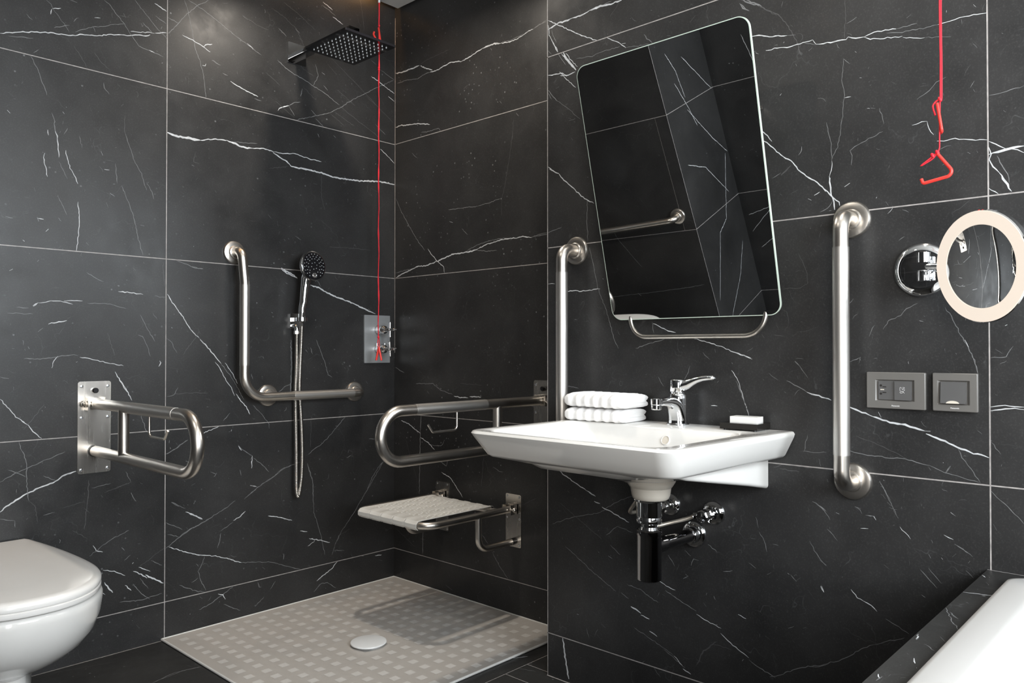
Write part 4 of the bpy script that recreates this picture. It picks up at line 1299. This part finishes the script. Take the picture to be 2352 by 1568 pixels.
bm = B(); loft(bm, [und3, und2, und1, und0, low, low2, mixr(low2, up0, .5), up0, up1, up2, up3, in0, in1, mixr(in1, in2, .5), in2, in3, in4, in5], True, True); obj('bowl', bm, 'ceramic', wb, 50)
bm = B()                                                # apron against the wall below the rim
ap = []
for x, zb, a0, a1 in ((XP - .001, .6665, .8455, 1.340), (1.75, .684, .8455, 1.340), (1.60, .709, .8475, 1.338), (1.475, .730, .855, 1.330), (1.435, .742, .875, 1.31)):
    ap.append([(x, y, z) for y, z in rrect(a0, a1, zb, .7515, min(.010, (.7515 - zb) * .45), 5)])
loft(bm, ap); obj('wall_apron', bm, 'ceramic', wb, 40)
bm = B(); add_lathe(bm, (1.622, 1.045, .700), (0, 0, -1), [(-.01, .064), (.010, .060), (.022, .052), (.0235, .050), (.042, .047), (.050, .044), (.053, .040)], 40); obj('drain_boss', bm, 'boss', wb, 40)
bm = B(); oc = Vector((1.7000, 1.052, .7815)); on = Vector((-.93, 0, .37)).normalized()
oc = Vector((1.6985, 1.050, .7835))
add_lathe(bm, oc, on, [(-.004, .0105), (.0022, .0108), (.0026, .0112), (.0022, .0118), (-.004, .0122)], 32, 0, False, False); obj('overflow_rim', bm, 'ceramic', wb)
bm = B(); add_lathe(bm, oc, on, [(-.003, .0112), (.0010, .0108)], 28); obj('overflow_hole', bm, 'boss', wb)
bm = B(); add_lathe(bm, (1.585, 1.088, ZB - .0965), (0, 0, 1), [(0, .029), (.003, .028), (.004, .020), (.006, .019), (.0065, .002)], 32); obj('drain_plug', bm, 'chrome', wb)
# ------------------------------------------------------------------ tap
tp = thing('basin_tap', 'chrome lever tap on the back of the basin between towels and soap', 'tap', (1.795, 1.072, ZB))
tx, ty = 1.795, 1.072
def sup(cx, cy, z, rx, ry, n=32): return [(cx + rx * math.cos(2 * PI * k / n), cy + ry * math.sin(2 * PI * k / n), z) for k in range(n)]
bm = B(); add_lathe(bm, (tx, ty, ZB), (0, 0, 1), [(0, .0295), (.002, .0300), (.004, .0295), (.0055, .027)], 40); obj('base_ring', bm, 'chrome', tp)
bm = B()
loft(bm, [sup(tx - .001, ty, ZB + .004, .0245, .0245), sup(tx, ty, ZB + .02, .0232, .0235), sup(tx + .0005, ty, ZB + .045, .0225, .0232), sup(tx + .001, ty, ZB + .07, .0222, .0230), sup(tx + .001, ty, ZB + .082, .0215, .0225), sup(tx + .001, ty, ZB + .0835, .019, .0205)])
def ell(c, t, a, b_, n=28):
    c = Vector(c); t = Vector(t).normalized(); side = Vector((0, 1, 0)); up = side.cross(t).normalized()
    if up.z < 0: up = -up
    return [c + side * a * math.cos(2 * PI * k / n) + up * b_ * math.sin(2 * PI * k / n) for k in range(n)]
spout = [ell((tx + .0005, ty, ZB + .010), (-.05, 0, 1), .0242, .0240), ell((tx - .003, ty, ZB + .026), (-.25, 0, 1), .0236, .0232), ell((tx - .009, ty, ZB + .041), (-.5, 0, 1), .0225, .0215), ell((tx - .019, ty, ZB + .0535), (-1, 0, .9), .0205, .0190), ell((tx - .034, ty, ZB + .0605), (-1, 0, .38), .0185, .0155), ell((tx - .055, ty, ZB + .0640), (-1, 0, .10), .0168, .0125), ell((tx - .078, ty, ZB + .0640), (-1, 0, -.06), .0152, .0108), ell((tx - .094, ty, ZB + .0635), (-1, 0, 0), .0142, .0102)]
loft(bm, spout); obj('tap_body', bm, 'chrome', tp, 60)
bm = B(); add_lathe(bm, (tx - .104, ty, ZB + .0745), (0, 0, -1), [(0, .0120), (.0015, .0138), (.015, .0140), (.0165, .0128), (.0180, .0130), (.0275, .0126), (.029, .0112), (.029, .0088), (.0270, .0085)], 28); obj('aerator', bm, 'chrome', tp, 30)
bm = B(); add_lathe(bm, (tx + .001, ty, ZB + .080), (0, 0, 1), [(0, .0185), (.006, .0190), (.0075, .0205)], 36); obj('cartridge_collar', bm, 'chrome', tp)
bm = B(); add_lathe(bm, (tx + .001, ty, ZB + .0875), (0, 0, 1), [(0, .0208), (.001, .0215), (.030, .0212), (.0325, .0195), (.0335, .014), (.034, .001)], 40)
def lv(y, z, hw, ht, n=20):
    return [(tx + .001 + (.012 * (ty - y) / .1) + hw * math.cos(2 * PI * k / n), y + .3 * ht * math.sin(2 * PI * k / n), z + ht * math.sin(2 * PI * k / n)) for k in range(n)]
loft(bm, [lv(ty - .004, ZB + .1035, .0175, .0155), lv(ty - .018, ZB + .1045, .0170, .0152), lv(ty - .030, ZB + .1085, .0150, .0135), lv(ty - .042, ZB + .1145, .0130, .0108), lv(ty - .055, ZB + .1200, .0120, .0088), lv(ty - .070, ZB + .1240, .0115, .0076), lv(ty - .086, ZB + .1262, .0112, .0074), lv(ty - .097, ZB + .1268, .0088, .0066), lv(ty - .102, ZB + .1268, .0040, .0036)]); obj('lever', bm, 'chrome', tp, 60)
# ------------------------------------------------------------------ folded towels
def towel_mesh(seed):
    rnd = random.Random(seed); bm = B(); LX, LY, LZ = .135, .192, .0335
    nu, nv = 64, 44; rings = []
    for i in range(nu + 1):
        s = i / nu; y = -LY / 2 + LY * s
        e = min(s, 1 - s) / .05; shrink = math.sqrt(max(.0, 1 - max(0, 1 - e) ** 2)) if e < 1 else 1
        rib = .0013 * math.cos(s * 2 * PI * 6.5 + .6) * min(1, e * .5)
        ring = []
        for j in range(nv):
            a = 2 * PI * j / nv; ca, sa = math.cos(a), math.sin(a)
            px = abs(ca) ** .38 * (1 if ca > 0 else -1); pz = abs(sa) ** .52 * (1 if sa > 0 else -1)
            x = px * LX / 2 * (.93 + .07 * shrink); z = pz * LZ / 2 * (.35 + .65 * shrink)
            fold = 0
            if s < .16: fold = -.0040 * math.exp(-(z / .0021) ** 2) * (1 - s / .16)      # slit between the layers at the open end
            y2 = y - fold * 1.8 + (.004 * math.cos(z / LZ * 2 * PI) if s < .03 else 0)
            x += (rib if px < 0 else rib * .4) * (1 if px > 0 else -1); z += rib * pz * .8 + rnd.gauss(0, .00035); x += rnd.gauss(0, .00035)
            ring.append((x, y2, z + LZ / 2 + .0035 * (1 - px * px) * (pz > 0) ))
        rings.append(ring)
    loft(bm, rings); return bm
tw = thing('folded_towel', 'lower folded white towel, resting on the basin rim', 'towel', (1.768, 1.288, ZB + .0004), .05, 'folded white towels on the basin', world=False)
bm = towel_mesh(3); bd = obj('towel_fold', bm, 'towel', tw, 0); bd.data.shade_smooth()
bm = towel_mesh(8)
for v in bm.verts: v.co = Vector((v.co.x * .90 - .002, -v.co.y * .985 * -1, v.co.z * .45 + .012))
ly = obj('inner_layer', bm, 'towel', tw, 0); ly.data.shade_smooth()
for v in ly.data.vertices: v.co.y = v.co.y * .98 - .004
t2 = copy_thing(tw, (1.766, 1.284, ZB + .0392), -.03, 'upper folded white towel of the pair on the basin, ribbed front')
for ch in t2.children: ch.scale = (1.02, 1.03, 1.06)
# ------------------------------------------------------------------ soap dish and soap
sd = thing('soap_dish', 'low black block soap dish on the basin corner', 'soap dish', (1.803, .886, ZB), 0, None, world=False)
sd.rotation_euler.z = math.radians(3)
bm = B(); add_box(bm, (0, 0, .0105), (.083, .096, .015)); bevel_all(bm, .0008, 2); obj('dish_block', bm, 'black', sd, 30)
for sx in (-.032, .032):
    for sy2 in (-.038, .038):
        bm = B(); add_lathe(bm, (sx, sy2, 0), (0, 0, 1), [(0, .004), (.0035, .004)], 12); obj('foot', bm, 'black_plastic', sd)
so2 = B(); add_box(so2, (0, 0, .0075), (.040, .069, .015)); bevel_all(so2, .0028, 3)
o = obj('soap_bar', so2, 'soap', None, 40); o.location = (1.800, .881, ZB + .0182); o.rotation_euler.z = math.radians(4)
tag(o, 'small white bar of soap lying on the black dish', 'soap')
# ------------------------------------------------------------------ bottle trap, valves and hoses below the basin
bt = thing('bottle_trap', 'chrome bottle trap hanging below the washbasin', 'drain trap', (1.625, 1.05, .447))
ax, ay = 1.625, 1.052
bm = B(); add_lathe(bm, (ax, ay, .647), (0, 0, -1), [(0, .034), (.0005, .0375), (.003, .0375), (.006, .0345), (.0075, .0318), (.042, .0315), (.043, .0300), (.0445, .0300), (.047, .0312), (.058, .0308), (.060, .0285)], 44); obj('drain_nut', bm, 'chrome', bt, 30)
bm = B(); add_tube(bm, [(ax, ay, .592), (ax, ay, .560)], .0212, 32); add_lathe(bm, (ax, ay, .578), (0, 0, -1), [(0, .022), (.006, .0235), (.008, .0300)], 36); obj('neck_pipe', bm, 'chrome', bt)
bm = B(); add_lathe(bm, (ax, ay, .571), (0, 0, -1), [(0, .0290), (.002, .0312), (.012, .0315), (.0135, .0308), (.120, .0302), (.122, .0298), (.124, .0270)], 48); obj('bottle', bm, 'chrome_dark', bt, 30)
bm = B(); add_tube(bm, [(ax + .020, ay, .527), (ax + .060, ay, .526), (ax + .062, ay, .526)], [.0215, .0215, .0175], 30); add_tube(bm, [(ax + .055, ay, .526), (XP - .004, 1.0525, .521)], .0168, 30); obj('outlet_pipe', bm, 'chrome_dark', bt)
bm = B(); add_lathe(bm, (XP, 1.0525, .521), (-1, 0, 0), [(0, .0355), (.003, .0350), (.007, .0330), (.010, .0290), (.011, .0240), (.028, .0215), (.030, .0195), (.0305, .0170)], 44); obj('wall_rosette', bm, 'chrome', bt, 30)
av = thing('angle_valve', 'small chrome shut-off valve with round rosette, right of the bottle trap', 'valve', (XP, .9945, .586), ON_X, 'shut-off valves below the basin', world=False)
bm = B(); add_lathe(bm, (0, 0, 0), (0, 1, 0), [(0, .0315), (.003, .0313), (.008, .0285), (.012, .0220), (.014, .0150)], 44); obj('rosette', bm, 'chrome', av, 30)
bm = B(); add_tube(bm, [(0, .010, 0), (0, .050, 0)], .0095, 18); add_lathe(bm, (0, .020, 0), (0, 1, 0), [(0, .013), (.012, .013), (.014, .0100)], 6); obj('valve_body', bm, 'chrome', av, 30)
bm = B(); add_lathe(bm, (0, .046, 0), (0, 1, 0), [(0, .0140), (.003, .0165), (.018, .0165), (.021, .0140), (.022, .002)], 8); obj('turn_knob', bm, 'chrome', av, 30)
bm = B(); add_tube(bm, [(0, .040, 0), (.026, .042, -.004)], .0065, 14); add_tube(bm, [(.018, .0415, -.003), (.034, .043, -.0055)], .0088, 6); obj('outlet_nut', bm, 'chrome', av, 30)
copy_thing(av, (XP, 1.1258, .5905), ON_X, 'small chrome shut-off valve half hidden behind the bottle trap')
def hose(pts, label):
    P = smooth_path(pts, .0024); bm = B(); add_tube(bm, P, .0050, 12)
    return tag(obj('supply_hose', bm, 'braid', None, 60, origin=pts[0]), label, 'hose', 'braided supply hoses below the basin')
hose([(XP - .043, .9945 + .034, .580), (XP - .050, 1.045, .571), (XP - .075, 1.088, .556), (XP - .105, 1.108, .551), (XP - .118, 1.112, .565), (XP - .110, 1.104, .600), (XP - .090, 1.098, .640), (XP - .085, 1.095, .676)], 'braided hose curving left from the right-hand shut-off valve')
hose([(XP - .043, 1.1258 + .034, .585), (XP - .055, 1.166, .582), (XP - .090, 1.172, .578), (XP - .135, 1.166, .584), (XP - .155, 1.140, .610), (XP - .150, 1.118, .635), (XP - .125, 1.108, .660), (XP - .110, 1.104, .680)], 'braided hose looping out left of the bottle trap')
# ------------------------------------------------------------------ toilet
to = thing('toilet', 'white ceramic toilet with closed lid at the left edge', 'toilet', (.565, 2.45, 0))
TC, TH = .572, .200
def tout(hw, yf, yb, n=44, sq=2.0, back=.82):
    """plan outline: rounded front at yf, sides to the back edge yb"""
    o = []; b_ = .27
    for k in range(n):
        t = PI * k / (n - 1)
        cx = math.cos(t); sy = math.sin(t)
        o.append((TC + hw * (abs(cx) ** (2 / sq)) * (1 if cx > 0 else -1), yf + b_ - b_ * abs(sy) ** (2 / sq)))
    m_ = 10
    L_ = [(TC - hw + hw * (1 - back) * (i / m_) ** 2, yf + b_ + (yb - yf - b_) * i / m_) for i in range(1, m_ + 1)]
    R_ = [(2 * TC - x, y) for x, y in L_][::-1]
    o += L_ + R_
    return o
def tz(o, z, sx=1.0, dy=0.0): return [(TC + (x - TC) * sx, y + dy, z) for x, y in o]
full = tout(TH, 2.036, 2.70, sq=2.25)
bm = B()
lv_ = [(.388, 1.0, 0), (.396, .985, .004)]
rings = []
for z, hw, yf, yb in ((.0, .105, 2.25, 2.733), (.03, .098, 2.255, 2.733), (.12, .088, 2.265, 2.733), (.175, .088, 2.26, 2.733), (.190, .100, 2.235, 2.733), (.203, .130, 2.20, 2.733), (.225, .161, 2.155, 2.733), (.255, .184, 2.110, 2.733), (.290, .198, 2.075, 2.733), (.330, .205, 2.052, 2.733), (.368, .2075, 2.042, 2.733), (.382, .2065, 2.041, 2.733), (.388, .203, 2.045, 2.731), (.390, .196, 2.052, 2.728)):
    rings.append(tz(tout(hw, yf, yb, sq=2.2, back=.92 if z > .2 else 1.0), z))
loft(bm, rings); obj('bowl', bm, 'ceramic', to, 50)
bm = B(); loft(bm, [tz(full, .3945, .955, .012), tz(full, .3950, .985, .002), tz(full, .3985, .998, 0), tz(full, .4070, .998, 0), tz(full, .4095, .985, .003)]); obj('seat', bm, 'seat_plastic', to, 50)
bm = B(); loft(bm, [tz(full, .4105, .97, .006), tz(full, .4112, .990, .001), tz(full, .4150, .9985, 0), tz(full, .4225, .9985, 0), tz(full, .4275, .985, .004), tz(full, .4305, .955, .010), tz(full, .4318, .90, .022), tz([(x, 2.37 + (y - 2.37) * .6) for x, y in full], .4330, .6)]); obj('lid', bm, 'seat_plastic', to, 60)
for s in (-.07, .07):
    bm = B(); add_tube(bm, [(TC + s - .025, 2.705, .412), (TC + s + .025, 2.705, .412)], .011, 18); obj('hinge', bm, 'chrome', to)
# flush plate above the toilet: shows up in the little round mirror
fp = thing('flush_plate', 'white flush plate with two buttons, seen only in the round mirror', 'flush plate', (.515, YL, .985))
bm = B(); loft(bm, [[(x, YL - y_, z) for x, z in rrect(.425, .645, .945, 1.09, .006, 4)] for y_ in (0, .010)]); bevel_all(bm, .002, 2); obj('cover_plate', bm, 'white_plastic', fp, 30)
for a, c in ((.440, .530), (.538, .630)):
    bm = B(); loft(bm, [[(x, YL - y_, z) for x, z in rrect(a, c, .975, 1.065, .004, 4)] for y_ in (.009, .0135)]); bevel_all(bm, .0015, 2); obj('button', bm, 'white_plastic', fp, 30)
# ------------------------------------------------------------------ bathtub in its marble ledge
DZ = .558
bl = thing('bath_ledge', 'black marble ledge around the bathtub at bottom right', 'bath ledge', (1.0, 0, 0))
bm = B(); bx0, bx1, by0, by1 = .02, XP - .001, -.78, .372
sl = .004
def lq(r, z): return [(x, y, z) for x, y in r]
outer = rrect(bx0, bx1, by0, by1, .001, 6); inner = rrect(.095, 1.778, -.68, .312, .06, 6)
loft(bm, [lq(outer, 0), lq(outer, DZ), lq(inner, DZ), lq(inner, 0), lq(outer, 0)], False, False); bmesh.ops.remove_doubles(bm, verts=bm.verts, dist=1e-5)
rnd = random.Random(21)
LU = lambda u, v: (u, v, DZ + .0003)
for pts, w_, s in (([(1.64, .371), (1.655, .318)], .0022, 2), ([(1.70, .371), (1.70, .318)], .001, 0), ([(1.52, .371), (1.45, .345), (1.40, .318)], .0012, 1), ([(1.50, .36), (1.47, .34)], .0016, 1), ([(1.35, .369), (1.32, .364)], .003, 1), ([(1.34, .366), (1.325, .366)], .0016, 2), ([(1.31, .35), (1.29, .33)], .0016, 1), ([(1.24, .345), (1.22, .338)], .0022, 2), ([(1.145, .365), (1.130, .358)], .0022, 2), ([(1.140, .358), (1.120, .360)], .0018, 1), ([(1.79, .371), (1.775, .362)], .002, 2), ([(1.36, .34), (1.34, .328)], .0012, 1)):
    ribbon(bm, LU, pts, w_, s, rnd)
scatter(bm, LU, .9, 1.82, .318, .37, 150, 22, .5)
f = bm.faces.new([bm.verts.new(p) for p in ((XP - .0042, .30, DZ + .0003), (XP - .0012, .30, DZ + .0003), (XP - .0012, .372, DZ + .0003), (XP - .0042, .372, DZ + .0003))]); f.material_index = 4
obj('ledge_slab', bm, ['marble_floor', 'vein0', 'vein1', 'vein2', 'grout'], bl, 0)
tb = thing('bathtub', 'white bathtub set into the black ledge at bottom right', 'bathtub', (.94, -.18, .03))
bm = B()
def tr(i, z, r): return [(x, y, z) for x, y in rrect(.085 + i, 1.7885 - i, -.69 + i, .3225 - i, r, 12)]
loft(bm, [tr(.02, .05, .10), tr(.012, DZ + .0005, .052), tr(0, DZ + .001, .045), tr(0, DZ + .0065, .045), tr(.003, DZ + .0105, .043), tr(.010, DZ + .0120, .04), tr(.050, DZ + .0120, .03), tr(.058, DZ + .0095, .03), tr(.064, DZ + .002, .035), tr(.085, .40, .05), tr(.120, .22, .08), tr(.165, .155, .10), tr(.23, .135, .1)], False, True); obj('tub_shell', bm, 'acryl', tb, 60)
# ------------------------------------------------------------------ light: daylight from the window, recessed ceiling lamps, plus added fill at the doorway and over the toilet
def area(name, loc, target, size, power, colr, size_y=None, shape=None, spread=None):
    d = bpy.data.lights.new(name, 'AREA'); d.energy = power; d.color = colr; d.size = size
    if size_y: d.shape = 'RECTANGLE'; d.size_y = size_y
    if shape: d.shape = shape
    if spread: d.spread = spread
    o = bpy.data.objects.new(name, d); col.objects.link(o); o.location = loc
    o.rotation_euler = (Vector(target) - Vector(loc)).to_track_quat('-Z', 'Y').to_euler(); return o
area('window_daylight', ((WX0 + WX1) / 2, WY + .02, (WZ0 + WZ1) / 2), ((WX0 + WX1) / 2, 3, 1.35), WX1 - WX0 - .1, LP['win'], (.90, .955, 1.0), WZ1 - WZ0 - .1)
for i, (lx, ly_, pw_) in enumerate(LP['down']):
    area('downlight_and_fill', (lx, ly_, CEIL - .004), (lx, ly_, 0), .085, pw_, (1.0, .90, .78), None, 'DISK', math.radians(LP['spread']))  # two ceiling lamps and one added fill near the toilet
area('added_hall_fill', (-.60, (DY0 + DY1) / 2, 1.08), (3, 1.3, 1.0), .82, LP['added_door'], (1.0, .95, .89), 1.9)  # added fill in the invented doorway, brightens the basin front
w = bpy.data.worlds.new('room_world'); w.use_nodes = True; scn.world = w
w.node_tree.nodes['Background'].inputs['Color'].default_value = (.8, .9, 1.0, 1); w.node_tree.nodes['Background'].inputs['Strength'].default_value = .6
# ------------------------------------------------------------------ camera
yaw, pit = .7499, .01118
cd = bpy.data.cameras.new('camera'); cd.sensor_width = 36; cd.lens = 1772.37 / 2352 * 36; cd.clip_start = .02
cam = bpy.data.objects.new('camera', cd); col.objects.link(cam)
fwd = Vector((math.cos(yaw) * math.cos(pit), math.sin(yaw) * math.cos(pit), math.sin(pit))); rt = Vector((math.sin(yaw), -math.cos(yaw), 0)); upv = rt.cross(fwd)
cam.matrix_world = Matrix(((rt.x, upv.x, -fwd.x, 0), (rt.y, upv.y, -fwd.y, 0), (rt.z, upv.z, -fwd.z, 1.012), (0, 0, 0, 1)))
scn.camera = cam
vs = scn.view_settings; vs.view_transform = 'Standard'; vs.look = 'None'; vs.gamma = 1; vs.use_curve_mapping = False; vs.exposure = LP['exp']
